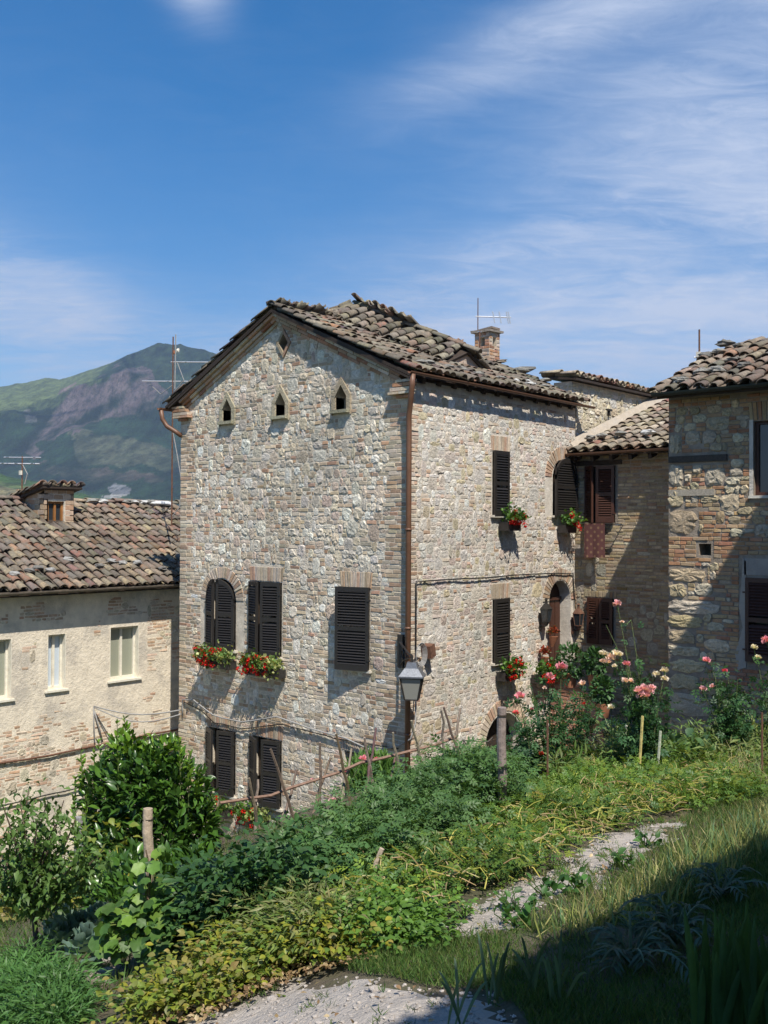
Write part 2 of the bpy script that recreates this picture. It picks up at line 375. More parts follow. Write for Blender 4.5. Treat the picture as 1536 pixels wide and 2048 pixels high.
def place_pieces(pieces, parent, thing, mats, limit=300, frm=lambda: None):
    """the largest in the photograph one by one, the rest joined"""
    for kind in ('stone', 'brick', 'tile', 'pan_tile'):
        ps = [p for p in pieces if p[0] == kind]
        if not ps: continue
        def score(p):
            c = p[2][0].mean(0); d = c@FW
            x, y = (c@RT)/max(d, .1), (c@UP)/max(d, .1)
            if d < .5 or abs(x) > .383 or abs(y) > .511: return 0
            return p[1]/d**2
        sc = [score(p) for p in ps]; order = np.argsort(sc)[::-1]
        key = (thing, kind); left = limit-COUNT.get(key, 0); single = [i for i in order[:max(left, 0)] if sc[i] > 0]
        rest = set(range(len(ps)))-set(single); COUNT[key] = COUNT.get(key, 0)+len(single)
        nm = 'tile' if kind == 'pan_tile' else kind
        for i in single:
            v, f, t = ps[i][2]; G().add(v, f, t).build(nm, mats[kind], parent, smooth=('tile' in kind))
        if rest:
            g = G()
            for i in rest: g.add(*ps[i][2])
            g.build(nm+'_work', mats[kind], parent, kind='stuff', smooth=('tile' in kind))
PM = {'stone': M_STONE, 'brick': M_BRICK, 'tile': M_TILE, 'pan_tile': M_TILE}
def wall_skin(fr, outline, holes, depth=.25, thick=.4):
    """front face with real openings, their reveals, and a back face"""
    g = G(); loops = [outline]+holes; flat = [p for l in loops for p in l]
    tri = tessellate_polygon([[Vector((a, b, 0)) for a, b in l] for l in loops])
    v = fr.P(np.array([p[0] for p in flat]), np.array([p[1] for p in flat]), np.zeros(len(flat)))
    tt = []
    nrm = fr.en
    for t in tri:
        a, b, c = v[t[0]], v[t[1]], v[t[2]]
        tt.append(tuple(t) if np.dot(np.cross(b-a, c-a), nrm) > 0 else tuple(t)[::-1])
    g.add(v, tt)
    for h in holes:
        n = len(h); a = fr.P(np.array([p[0] for p in h]), np.array([p[1] for p in h]), np.zeros(n)); b = a-fr.en*depth
        g.add(np.vstack([a, b]), [(i, (i+1) % n, n+(i+1) % n, n+i) for i in range(n)])
    o = outline; n = len(o); a = fr.P(np.array([p[0] for p in o]), np.array([p[1] for p in o]), np.zeros(n)); b = a-fr.en*thick
    g.add(np.vstack([a, b]), [(i, (i+1) % n, n+(i+1) % n, n+i) for i in range(n)]+[tuple(range(n, 2*n))])
    return g
def arch_loop(u0, u1, v0, v1, rise, n=10):
    """rect with an arched top: v1 is the crown"""
    pts = [(u0, v0), (u1, v0)]; c = (u0+u1)/2; w = (u1-u0)/2
    for i in range(n+1):
        a = math.pi*i/n; pts.append((c+w*math.cos(a), v1-rise+rise*math.sin(a)))
    return pts
def rect(u0, u1, v0, v1): return [(u0, v0), (u1, v0), (u1, v1), (u0, v1)]
def blob(c, r, tone, seed=0, sub=(7, 5), squash=(1, 1, 1), rough=.18):
    """an uneven boulder"""
    nu, nv = sub; rs = np.random.default_rng(seed); v = []; 
    for j in range(1, nv):
        for i in range(nu):
            a = 2*math.pi*i/nu; b = math.pi*j/nv; q = 1+rs.normal(0, rough)
            v.append((math.sin(b)*math.cos(a)*q*squash[0]*r, math.sin(b)*math.sin(a)*q*squash[1]*r, math.cos(b)*q*squash[2]*r))
    v += [(0, 0, r*squash[2]), (0, 0, -r*squash[2])]; t = len(v)-2
    f = [(j*nu+i, (j+1)*nu+i, (j+1)*nu+(i+1) % nu, j*nu+(i+1) % nu) for j in range(nv-2) for i in range(nu)]
    f += [(t, i, (i+1) % nu) for i in range(nu)]+[(t+1, (nv-2)*nu+(i+1) % nu, (nv-2)*nu+i) for i in range(nu)]
    return np.array(v)+np.array(c), f, tone
# ------------------------------------------------------------------ roof tiles
TL_GREY = [(.17,.14,.105),(.20,.16,.115),(.14,.115,.09),(.23,.19,.14),(.19,.135,.095),(.25,.215,.16),(.12,.10,.08),(.28,.24,.18)]
TL_RED = [(.30,.15,.10),(.33,.19,.13),(.27,.16,.11),(.36,.29,.20),(.24,.13,.09)]
def tile_shape(L, r0, r1, th, up, seg=6):
    """half barrel along +y, lower end at y=0; up=1 cover (convex), -1 pan"""
    v = []
    for y, r in ((0, r0), (L, r1)):
        for rr in (r, r-th):
            for k in range(seg+1):
                a = math.pi*k/seg; v.append((-rr*math.cos(a), y, up*rr*math.sin(a)*.82))
    n = seg+1; f = []
    for k in range(seg):
        f += [(k, k+1, 2*n+k+1, 2*n+k), (n+k+1, n+k, 3*n+k, 3*n+k+1), (k+1, k, n+k, n+k+1), (2*n+k, 2*n+k+1, 3*n+k+1, 3*n+k)]
    f += [(0, 2*n, 3*n, n), (n-1, 2*n-1, 4*n-1, 3*n-1)]
    if up < 0: f = [q[::-1] for q in f]
    return np.array(v), f
COV = tile_shape(.46, .088, .068, .014, 1); PAN = tile_shape(.46, .074, .090, .014, -1)
def tiles(O, e, s, width, length, pitch=.19, step=.33, poly=None, tones=None, red=.15, jit=1., pans=True, cover_tip=0, pan_tip=0, size=1.):
    """O eave corner, e along the eave, s up the slope; poly in (along, up) limits the field"""
    O, e, s = [np.array(q, float) for q in (O, e, s)]; e /= np.linalg.norm(e); s /= np.linalg.norm(s); n = np.cross(e, s)
    if n[2] < 0: n = -n
    out = []; tones = tones or TL_GREY
    nc = int(width/pitch); nr = int(length/step)+1
    for c in range(nc+1):
        for cover in (1, 0):
            if not cover and (c == nc or not pans): continue
            x = (c+(.0 if cover else .5))*pitch; drift = 0
            for r in range(nr):
                y = r*step+(-cover_tip if cover else -pan_tip)
                if poly is not None and not pip(np.array(x), np.array(y+.16), poly): continue
                if poly is None and y > length: continue
                sh, f = COV if cover else PAN
                drift = drift*.6+rng.normal(0, .010)*jit
                a = rng.normal(0, .055)*jit; sc = rng.uniform(.93, 1.07)*size
                px = sh[:, 0]*sc; py = sh[:, 1]*sc; pz = sh[:, 2]*sc
                X = x+drift+px*math.cos(a)-py*math.sin(a); Y = y+rng.normal(0, .018)*jit+px*math.sin(a)+py*math.cos(a)
                lift = (.062 if cover else .088)+rng.normal(0, .006)*jit
                Z = pz+lift-(py-.2)*.07+abs(rng.normal(0, .006))*jit
                v = O+np.outer(X, e)+np.outer(Y, s)+np.outer(Z, n)
                t = pick(TL_RED, .12) if rng.random() < red else pick(tones, .16)
                out.append(('tile' if cover else 'pan_tile', .05 if cover else .012, (v, f, t)))
    return out
# ================================================================== ground
HAZE = 1.5e-4
def T0(xc, d):
    return -1.6-.138*(d-3.2)+np.where(xc < 0, .3*xc, .05*xc)
def sst(a, b, x): t = np.clip((x-a)/(b-a), 0, 1); return t*t*(3-2*t)
def terrain(X, Y):
    X = np.asarray(X, float); Y = np.asarray(Y, float)
    xc = X*R0[0]+Y*R0[1]; d = X*GF[0]+Y*GF[1]
    g = T0(np.clip(xc, -3.2, 5), np.clip(d, -3, 14))
    edge = np.clip(9.9+.55*xc, 8.2, 13.3)          # where the garden terrace ends
    low = np.where(X > -11, -4.6, -4.6-np.clip((-11-X)*.55, 0, 3.2))
    g = g+(low-g)*sst(edge, edge+1.6, d)
    far = np.sqrt(X*X+Y*Y)
    g = g-sst(26, 120, far)*45
    return g
def tz(p): return float(terrain(p[0], p[1]))
def gpt(px, py):
    """the point of the ground seen at a place of the photograph"""
    dr = FW+RT*(px-768)/FPX+UP*(1024-py)/FPX
    ks = np.arange(1, 30, .02); P = dr[None]*ks[:, None]; d = P@GF; h = T0(P@R0, d); i = np.argmax(P[:, 2] < h)
    p = P[i]; p[2] = min(p[2], terrain(p[0], p[1])); return p
def at_depth(px, py, d):
    dr = FW+RT*(px-768)/FPX+UP*(1024-py)/FPX; return dr*d
def vnoise(x, y, s=1., seed=0):
    from mathutils import noise
    return np.array([noise.noise((a*s+seed*7.3, b*s, seed)) for a, b in zip(np.ravel(x), np.ravel(y))]).reshape(np.shape(x))
M_SOIL = mat('dry_soil', (.43, .385, .345), rough=.97, var=.16, scale=5, bump=1.0, bscale=24, dist=.03, detail=9, tint=((.38, .33, .28), 2.2, .5, .7, .5))
M_EARTH = mat('dark_earth', (.13, .105, .075), rough=.97, var=.3, scale=5, bump=1, bscale=26, dist=.03, detail=8, tint=((.08, .10, .035), 3.5, .42, .62, .6))
def grid_mesh(name, xs, ys, zf, mats, midx=None, kind='structure'):
    X, Y = np.meshgrid(xs, ys); Z = zf(X, Y); n, m = X.shape
    V = np.stack([X, Y, Z], -1).reshape(-1, 3); i = np.arange(n*m).reshape(n, m)
    F = np.stack([i[:-1, :-1], i[:-1, 1:], i[1:, 1:], i[1:, :-1]], -1).reshape(-1, 4)
    o = fast_mesh(name, V, F, np.full((len(V), 3), .3), mats[0], kind=kind, smooth=True)
    for q in mats[1:]: o.data.materials.append(q)
    if midx is not None:
        c = V[F].mean(1); o.data.polygons.foreach_set('material_index', midx(c[:, 0], c[:, 1]).astype(np.int32))
    return o
def proj_px(P):
    P = np.asarray(P, float); d = P@FW; return 768+FPX*(P@RT)/d, 1024-FPX*(P@UP)/d
# bare soil: the path patches, as ground polygons found where they lie in the garden
def gpoly(pts): return [tuple(gpt(*p)[:2]) for p in pts]
SOIL_A = gpoly([(395, 2047), (470, 1990), (560, 1955), (700, 1950), (860, 1975), (990, 1985), (1040, 2047), (1100, 2200), (300, 2200)])
SOIL_B = gpoly([(860, 1865), (930, 1815), (1030, 1770), (1140, 1715), (1250, 1668), (1330, 1640), (1370, 1655), (1310, 1700), (1240, 1750), (1130, 1800), (1040, 1860), (930, 1885)])
def soil_here(x, y):
    w = vnoise(x, y, 3.0, 3)*.20+vnoise(x, y, 11, 4)*.07; w2 = vnoise(x, y, 3.0, 5)*.20+vnoise(x, y, 11, 6)*.07
    return pip(x+w, y+w2, SOIL_A) | pip(x+w, y+w2, SOIL_B)
def garden_z(X, Y):
    z = terrain(X, Y); z = z+vnoise(X, Y, .9, 1)*.04+vnoise(X, Y, 5, 2)*.016+vnoise(X, Y, 15, 6)*.008
    return z
grid_mesh('garden_ground', np.arange(-10.5, 3.0, .06), np.arange(-1, 14.2, .06), garden_z, [M_EARTH, M_SOIL], soil_here)
_xs = np.concatenate([np.linspace(-6000, -140, 20), np.linspace(-120, -13, 36), np.linspace(-10.5, 3, 24), np.linspace(5, 120, 30), np.linspace(140, 6000, 20)])
_ys = np.concatenate([np.linspace(-6000, -140, 20), np.linspace(-120, -4, 30), np.linspace(-1, 14.2, 26), np.linspace(16, 120, 34), np.linspace(140, 6000, 20)])
M_FIELD = mat('valley_fields', (.055, .085, .03), rough=.95, var=.4, scale=.02, bump=0, tint=((.15, .16, .06), .006, .5, .6, .7))
grid_mesh('ground', _xs, _ys, lambda X, Y: terrain(X, Y)-.35, [M_FIELD])

# ================================================================== distant hills
def hill_layer(name, rings, mats, az, wob=1.0, painter=None, seed=1, sub=24):
    """rings: list of (distance, [(px, py), ...]) from near to far, each a level seen against the photograph's hills"""
    A = az; prof = []
    for d, pts in rings:
        xs = [p[0] for p in pts]; ys = [p[1] for p in pts]
        prof.append((d, np.interp(A, xs, ys)))
    D, Yp = [], []
    for (d0, y0), (d1, y1) in zip(prof[:-1], prof[1:]):
        for k in range(sub): t = k/sub; D.append(d0+(d1-d0)*t); Yp.append((y0, y1, t))
    D.append(prof[-1][0]); Yp.append((prof[-1][1], prof[-1][1], 0.))
    V = []; K = []
    from mathutils import noise
    for d, (y0, y1, t) in zip(D, Yp):
        z0 = (1053.5-y0); z1 = (1053.5-y1)
        zpx = z0+(z1-z0)*t
        for a, zp in zip(A, zpx):
            q = (a-768)/FPX; p = np.array(R0)*q*d+np.array(GF)*d
            s = d/900; nn = noise.fractal((p[0]/(170*s), p[1]/(170*s), seed), .9, 2.1, 5)
            amp = 3.2*wob*(0 if False else 1)
            rg = noise.ridged_multi_fractal((a/55, zp/90, seed+4), .9, 2.3, 5, .9, 2.)
            V.append((p[0]+nn*16*s, p[1]+nn*16*s, d*zp/FPX+d/FPX*nn*amp+d/FPX*(rg-1)*3.2*wob)); K.append((a, zp))
    V = np.array(V); n, m = len(D), len(A); i = np.arange(n*m).reshape(n, m)
    F = np.stack([i[:-1, :-1], i[:-1, 1:], i[1:, 1:], i[1:, :-1]], -1).reshape(-1, 4)
    K = np.array(K); px, py = K[:, 0], 1053.5-K[:, 1]
    tone = painter(px, py, V)
    return fast_mesh(name, V, F, tone, mats, kind='structure', smooth=True)
M_HILL = mat('hillside', rough=.97, var=.55, scale=.05, bump=1.0, bscale=.035, dist=26, detail=10, tint=((.018, .034, .016), .11, .46, .60, .55), aniso=(1, .22, .6))
FOREST = (.030, .062, .024); SUNLIT_MEADOW = (.12, .155, .055); ROCK = (.21, .155, .14); ROCKG = (.20, .19, .17); FIELD = (.085, .09, .045); DRY = (.21, .175, .11)
from mathutils import noise as mno
def paint_base(px, py, V):
    nn = vnoise(V[:, 0], V[:, 1], 1/130., 9)+.5*vnoise(V[:, 0], V[:, 1], 1/45., 10)
    ac = V@R0; al = V@GF; nf = np.array([mno.fractal((a/42, b/210, c/60), 1., 2., 5) for a, b, c in zip(ac, al, V[:, 2])])
    return nn, nf
def lerp(a, b, t): return a*(1-t)[:, None]+np.array(b)*t[:, None]
def paint_mountain(px, py, V):
    nn, nf = paint_base(px, py, V)
    x = px+nn*16+nf*9; y = py+nf*13+nn*8
    t = np.array(FOREST)*(1+.9*nf)[:, None].clip(.3, 2.2)
    grass = pip(x, y, [(-400, 850), (-400, 640), (290, 640), (700, 690), (800, 900), (420, 800), (330, 780), (240, 745), (180, 770), (130, 800), (60, 830)])
    t = lerp(t, (.060, .092, .036), grass*np.clip(.75+nf*1.2, .2, 1))
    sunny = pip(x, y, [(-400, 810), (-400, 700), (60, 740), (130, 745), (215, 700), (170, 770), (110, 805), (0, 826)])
    t = lerp(t, SUNLIT_MEADOW, sunny*.9)  # sunlit part of the meadow painted lighter, up to the cloud shadow's edge
    rock = pip(x, y, [(30, 900), (70, 850), (100, 800), (140, 775), (200, 760), (225, 738), (262, 738), (290, 770), (320, 800), (300, 820), (270, 815), (240, 838), (190, 850), (150, 870), (100, 880), (60, 895), (50, 930), (20, 900)])
    t = lerp(t, ROCK, rock*np.clip(.9+nf*1.8, .0, 1))
    r2 = pip(x, y, [(20, 832), (50, 826), (50, 842), (20, 856)])
    t = lerp(t, ROCKG, r2*.7)
    fld = pip(x, y, [(130, 880), (160, 862), (230, 880), (340, 910), (360, 925), (300, 935), (200, 935), (150, 925)])
    t = lerp(t, (.15, .155, .08), fld*np.clip(.8+nf, .1, 1))
    f2 = pip(x, y, [(60, 940), (110, 930), (300, 955), (290, 968), (170, 962), (90, 950)])
    t = lerp(t, (.15, .12, .08), f2*np.clip(.6+nf, 0, 1))
    r3 = pip(x, y, [(190, 995), (215, 972), (246, 984), (226, 1005), (205, 1003)])
    t = lerp(t, (.30, .29, .27), r3.astype(float))
    return t
AZ = np.arange(-260, 820, 1.9)
hill_layer('mountain', [(1050, [(-300, 1085), (820, 1085)]), (1300, [(-300, 1020), (0, 1010), (200, 1020), (400, 1030), (820, 1040)]),
    (1700, [(-300, 960), (0, 950), (100, 945), (300, 950), (420, 960), (820, 1000)]),
    (2000, [(-300, 900), (0, 900), (60, 890), (150, 862), (250, 880), (360, 900), (820, 950)]),
    (2150, [(-300, 850), (0, 832), (60, 850), (110, 850), (200, 845), (300, 830), (420, 850), (820, 920)]),
    (2300, [(-300, 800), (0, 805), (90, 800), (140, 778), (230, 745), (290, 770), (330, 790), (420, 780), (820, 860)]),
    (2700, [(-300, 790), (-80, 786), (0, 772), (20, 770), (72, 758), (100, 762), (134, 753), (175, 741), (212, 727), (232, 712), (262, 699), (284, 689), (330, 691), (350, 695), (400, 706), (460, 722), (600, 745), (820, 800)]),
    (3000, [(-300, 900), (820, 920)])], M_HILL, AZ, painter=paint_mountain, seed=3)
def paint_foothill(px, py, V):
    nn, nf = paint_base(px, py, V)
    t = np.tile(np.array((.045, .09, .025)), (len(px), 1))
    t = lerp(t, (.12, .155, .055), np.clip((nn-.02)*6, 0, 1)*.8)
    f = pip(px+nn*8, py+nf*5, [(-300, 965), (20, 975), (60, 985), (60, 1000), (-300, 985)])
    return lerp(t, (.20, .17, .09), f*.9)
hill_layer('near_hill', [(500, [(-300, 1100), (820, 1120)]), (700, [(-300, 1000), (0, 1010), (200, 1042), (420, 1060), (820, 1110)]),
    (900, [(-300, 905), (-60, 935), (0, 945), (40, 957), (90, 968), (150, 990), (230, 1018), (300, 1030), (420, 1045), (820, 1100)]), (1000, [(-300, 980), (820, 1120)])], M_HILL, AZ, painter=paint_foothill, seed=8, wob=.8)

M_CLOUD = mat('cloud_white', (.8, .8, .8), rough=1, var=.02, bump=0)
_t = M_CLOUD.node_tree; _o = [n for n in _t.nodes if n.type == 'OUTPUT_MATERIAL'][0]; _b = [n for n in _t.nodes if n.type == 'BSDF_PRINCIPLED'][0]
_x = N(_t, 'ShaderNodeMixShader'); _x.inputs[0].default_value = .30; LK(_t, N(_t, 'ShaderNodeBsdfTransparent'), 0, _x, 1); LK(_t, _b, 0, _x, 2); LK(_t, _x, 0, _o, 0)   # thin enough to let half the sun through
# a cloud high over the valley that shades the mountain, and the air between
_cl = [(235,700,2680),(180,775,2350),(100,812,2300),(0,832,2150),(-200,850,2150),(-320,1000,1500),(0,975,1620),(120,975,1600),(260,1010,1400),(450,1040,1150),(800,960,1800),(900,760,2700),(600,650,2800),(330,600,2800),(262,640,2760)]
_h = 1300.; _pts = []
for px_, py_, dd_ in _cl:
    p = R0*((px_-768)/FPX*dd_)+GF*dd_+np.array((0, 0, (1053.5-py_)/FPX*dd_)); kk = (_h-p[2])/SUN.z; _pts.append(p+np.array(SUN)*kk)
_pts = np.array(_pts); _c = _pts.mean(0); _v = []; n_ = len(_pts); rr_n = rng.normal(0, 14, (n_*4, 3)); _ring = []
for i in range(n_):
    for t in (0, .25, .5, .75): _ring.append(_pts[i]*(1-t)+_pts[(i+1) % n_]*t)
_ring = np.array(_ring)+rr_n; m_ = len(_ring)
_v = np.vstack([_ring, _c+(_ring-_c)*.8+(0, 0, 60), _c+(_ring-_c)*.45+(0, 0, 110), _c+(_ring-_c)*.8-(0, 0, 25), [_c+(0, 0, 120)], [_c-(0, 0, 30)]])
_f = [(i, (i+1) % m_, m_+(i+1) % m_, m_+i) for i in range(m_)]+[(m_+i, m_+(i+1) % m_, 2*m_+(i+1) % m_, 2*m_+i) for i in range(m_)]+[(2*m_+i, 2*m_+(i+1) % m_, 4*m_) for i in range(m_)]+[((i+1) % m_, i, 3*m_+i, 3*m_+(i+1) % m_) for i in range(m_)]+[(3*m_+(i+1) % m_, 3*m_+i, 4*m_+1) for i in range(m_)]
tag(G().add(_v, _f, (.8, .8, .8)).build('cloud', M_CLOUD, None, 'structure', smooth=True), 'cloud over the valley')
hz = G().box((-6600, -6600, -62), (6600, 6600, 620)); mh = bpy.data.materials.new('haze'); mh.use_nodes = True; mh.node_tree.nodes.clear()
pv = N(mh.node_tree, 'ShaderNodeVolumePrincipled'); pv.inputs['Color'].default_value = (.55, .72, 1, 1); pv.inputs['Density'].default_value = HAZE; pv.inputs['Anisotropy'].default_value = .1
LK(mh.node_tree, pv, 0, N(mh.node_tree, 'ShaderNodeOutputMaterial'), 'Volume'); tag(hz.build('haze', mh, None, 'stuff'), 'thin bluish haze in the air of the valley', 'haze')

# ================================================================== the stone house
X0, X1, YG, YB = -16.12, -10.22, 12.30, 17.43
house = empty('stone_house', (-13.2, 14.9, -6.5), 'tall gabled rubble stone house with black shutters and three pointed niches', 'house')
FG = Frame((X0, YG, 0), (1, 0, 0), (0, 0, 1), (0, -1, 0)); FS = Frame((X1, YG, 0), (0, 1, 0), (0, 0, 1), (1, 0, 0))
g_out = [(0, -8.2), (5.9, -8.2), (5.9, 2.32), (2.8, 3.74), (0, 2.34)]
wins = {'A': (.90, 1.70, -2.32, -1.0), 'B': (2.13, 2.95, -2.34, -1.01), 'C': (4.45, 5.06, -2.36, -1.03), 'D': (.93, 1.72, -5.03, -3.84), 'E': (2.18, 2.97, -5.02, -3.83), 'F': (4.50, 5.15, -4.7, -3.76)}
gh = [arch_loop(*wins['A'], .40)]+[rect(*wins[k]) for k in 'BCDEF']
nich = [(1.43, 1.98), (2.90, 1.98), (4.40, 1.98)]
def penta(u, v, w, hs, hp, e=0): return [(u-w/2-e, v-e), (u+w/2+e, v-e), (u+w/2+e, v+hs+e*.4), (u, v+hp+e*1.6), (u-w/2-e, v+hs+e*.4)]
for u, v in nich: gh.append(penta(u, v, .27, .22, .42))
dia = (2.97, 3.28); gh.append([(dia[0], dia[1]-.17), (dia[0]+.12, dia[1]), (dia[0], dia[1]+.17), (dia[0]-.12, dia[1])])
wall = wall_skin(FG, g_out, gh, depth=.28).build('wall', M_MORTAR, house)
voids = [arch_loop(.66, 1.94, -2.36, -.74, .64)]+[rect(u0-.03, u1+.03, v0-.06, v1+.30) for u0, u1, v0, v1 in (wins[k] for k in 'BCDEF')]
voids += [penta(u, v-.03, .27, .22, .42, .09) for u, v in nich]
voids.append([(dia[0], dia[1]-.27), (dia[0]+.20, dia[1]), (dia[0], dia[1]+.27), (dia[0]-.20, dia[1])])
pcs = masonry(FG, 5.9, 9.95, voids, outline=[(0, -6.3), (5.9, -6.3), (5.9, 2.3), (2.8, 3.7), (0, 2.3)], stone=.95, rows=(2, 3), cols=(5, 11), qL=.34, qR=.42, v0=-6.3, flat=.42,
              zones=[([(0, -6.3), (5.9, -6.3), (5.9, -2.3), (0, -2.3)], .30), ([(0, -2.3), (5.9, -2.3), (5.9, -.6), (0, -.6)], .55),
                     ([(.4, -3.4), (1.9, -3.4), (1.9, -.9), (.4, -.9)], .12), ([(5.0, -2.7), (5.6, -2.7), (5.6, -.9), (5.0, -.9)], .05)])
VS = [(.50, .40, .30), (.46, .35, .25), (.52, .44, .35), (.47, .31, .21)]
pcs += voussoirs(FG, 1.30, -1.40, .41, .63, 0, math.pi, 24, VS)
for u0, u1, v, h in ((2.10, 2.98, -1.0, .26), (4.40, 5.10, -1.02, .27), (.90, 1.75, -3.83, .24), (2.15, 3.0, -3.82, .26), (4.45, 5.2, -3.75, .22)): pcs += flat_arch(FG, u0, u1, v, h, 13, VS)
place_pieces(pcs, wall, 'house', PM, limit=190)
# niches: dressed stone surrounds, with a dark board behind
for i, (u, v) in enumerate(nich):
    a = penta(u, v, .27, .22, .42); b = penta(u, v, .27, .22, .42, .085)
    g = G()
    for k in range(5):
        k2 = (k+1) % 5
        if k == 0: continue
        q = [a[k], a[k2], b[k2], b[k]]; dd = .035+(.004 if k % 2 else 0)
        g.prism([FG.P(x, y, -.20) for x, y in q], FG.en*(.20+dd), (.42+.02*i, .38, .27))
    nf = g.build('niche_frame', M_STONE, house)
    s = G(); s.prism([FG.P(x, v-.06, y) for x, y in ((u-.22, -.1), (u+.22, -.1), (u+.20, .10), (u-.20, .10))], FG.ev*.055, (.36, .34, .24)); s.build('niche_sill', M_STONE, nf)
    s = G(); s.box(FG.P(u-.16, v, -.27)+np.array((0, 0, 0)), FG.P(u+.16, v+.45, -.24), (.16, .13, .10)); s.build('niche_board', M_WOOD, nf)
g = G(); a = [(dia[0], dia[1]-.17), (dia[0]+.12, dia[1]), (dia[0], dia[1]+.17), (dia[0]-.12, dia[1])]; b = [(dia[0], dia[1]-.26), (dia[0]+.185, dia[1]), (dia[0], dia[1]+.26), (dia[0]-.185, dia[1])]
for k in range(4): g.prism([FG.P(x, y, -.22) for x, y in (a[k], a[(k+1) % 4], b[(k+1) % 4], b[k])], FG.en*(.25+.004*(k % 2)), [(.42, .34, .23), (.42, .26, .18)][k in (0, 1)])
g.box(FG.P(dia[0]-.2, dia[1]-.2, -.27), FG.P(dia[0]+.2, dia[1]+.2, -.25), (.05, .04, .03)); g.build('diamond_frame', M_STONE, house)

# ---- shutters, windows
def shutter(parent, fr, uh, w, sgn, v0, v1, th, material, rise=0, aw=None, off=.03, lab=None, pitch=.046):
    """one louvred leaf hinged at uh, running sgn*w along the wall, swung out by th; aw: (centre, half width) of an arched head"""
    c, s_ = math.cos(th), math.sin(th); T = .04
    ax = fr.eu*sgn*c+fr.en*s_; an = fr.en*c-fr.eu*sgn*s_
    O = fr.P(uh, 0, off)
    def P3(s, v, t): return O+ax*s+fr.ev*v+an*t
    def top(s):
        if aw is None: return v1
        x = uh+sgn*s-aw[0]; return v1-rise+rise*math.sqrt(max(0., 1-(x/aw[1])**2))
    g = G()
    def bar(s0, s1, a, b, t0=0, t1=T): g.obox(P3((s0+s1)/2, (a+b)/2, (t0+t1)/2), ax*(s1-s0)/2, an*(t1-t0)/2, fr.ev*(b-a)/2, (.5, .5, .5))
    st = .055; full = v1-rise if aw is not None else v1
    bar(0, st, v0, max(top(0), full-.001)); bar(w-st, w, v0, max(top(w-st), full))
    mid = v0+(v1-v0)*.50; rails = [(v0, v0+.10), (mid-.035, mid+.035)]
    if aw is None: rails.append((v1-.07, v1))
    for a, b in rails: bar(st, w-st, a, b)
    if aw is not None:
        n = 12; ss = np.linspace(0, w, n+1)
        for i in range(n):
            q = [P3(ss[i], top(ss[i]), 0), P3(ss[i+1], top(ss[i+1]), 0), P3(ss[i+1], max(full-.05, top(ss[i+1])-.085), 0), P3(ss[i], max(full-.05, top(ss[i])-.085), 0)]
            g.prism(q, an*T)
    v = v0+.12
    while v < v1-.06:
        if abs(v-mid) > .055:
            a, b = st, w-st
            if aw is not None and v > full:
                ks = [s for s in np.linspace(st, w-st, 24) if top(s)-.07 > v]
                if len(ks) < 4: break
                a, b = ks[0], ks[-1]
            if b-a > .03:
                g.obox(P3((a+b)/2, v, T*.5), ax*(b-a)/2, (an*.020-fr.ev*.022), (an*.0035+fr.ev*.0032))
        v += pitch
    for hv in (v0+.18, v1-.22-rise*.6): g.obox(P3(-.005, hv, T), ax*.03, an*.012, fr.ev*.012)
    o = g.build('shutter', material, parent)
    if lab: o['label'] = lab
    return o
def window(fr, u0, u1, v0, v1, parent, arch=0, depth=.2, frame_m=M_WOOD_D, pane_m=M_GLASS, name='window', fw=.05, sill=True, sill_out=.07, sill_m=M_SILL):
    g = G(); lo = -depth
    if arch:
        L1 = arch_loop(u0, u1, v0, v1, arch); L2 = arch_loop(u0+fw, u1-fw, v0+fw, v1-fw, max(arch-fw, .05))
        n = len(L1)
        for k in range(n): g.prism([fr.P(*L1[k], lo), fr.P(*L1[(k+1) % n], lo), fr.P(*L2[(k+1) % n], lo), fr.P(*L2[k], lo)], fr.en*.045)
    else:
        for a, b, c, d in ((u0, u1, v0, v0+fw), (u0, u1, v1-fw, v1), (u0, u0+fw, v0+fw, v1-fw), (u1-fw, u1, v0+fw, v1-fw)):
            g.prism([fr.P(a, c, lo), fr.P(b, c, lo), fr.P(b, d, lo), fr.P(a, d, lo)], fr.en*.045)
    um = (u0+u1)/2; g.prism([fr.P(um-fw/2, v0+fw, lo+.004), fr.P(um+fw/2, v0+fw, lo+.004), fr.P(um+fw/2, v1-fw, lo+.004), fr.P(um-fw/2, v1-fw, lo+.004)], fr.en*.045)
    w = g.build(name, frame_m, parent)
    p = G(); p.prism([fr.P(x, y, lo-.012) for x, y in (arch_loop(u0, u1, v0, v1, arch) if arch else rect(u0, u1, v0, v1))], fr.en*.02); p.build('pane', pane_m, w)
    if sill:
        s = G(); s.prism([fr.P(x, v0-.045, y) for x, y in ((u0-.06, -.1), (u1+.06, -.1), (u1+.06, sill_out), (u0-.06, sill_out))], fr.ev*.04, (.6, .56, .48)); s.build('sill', sill_m, w)
    return w
t17 = R(17)
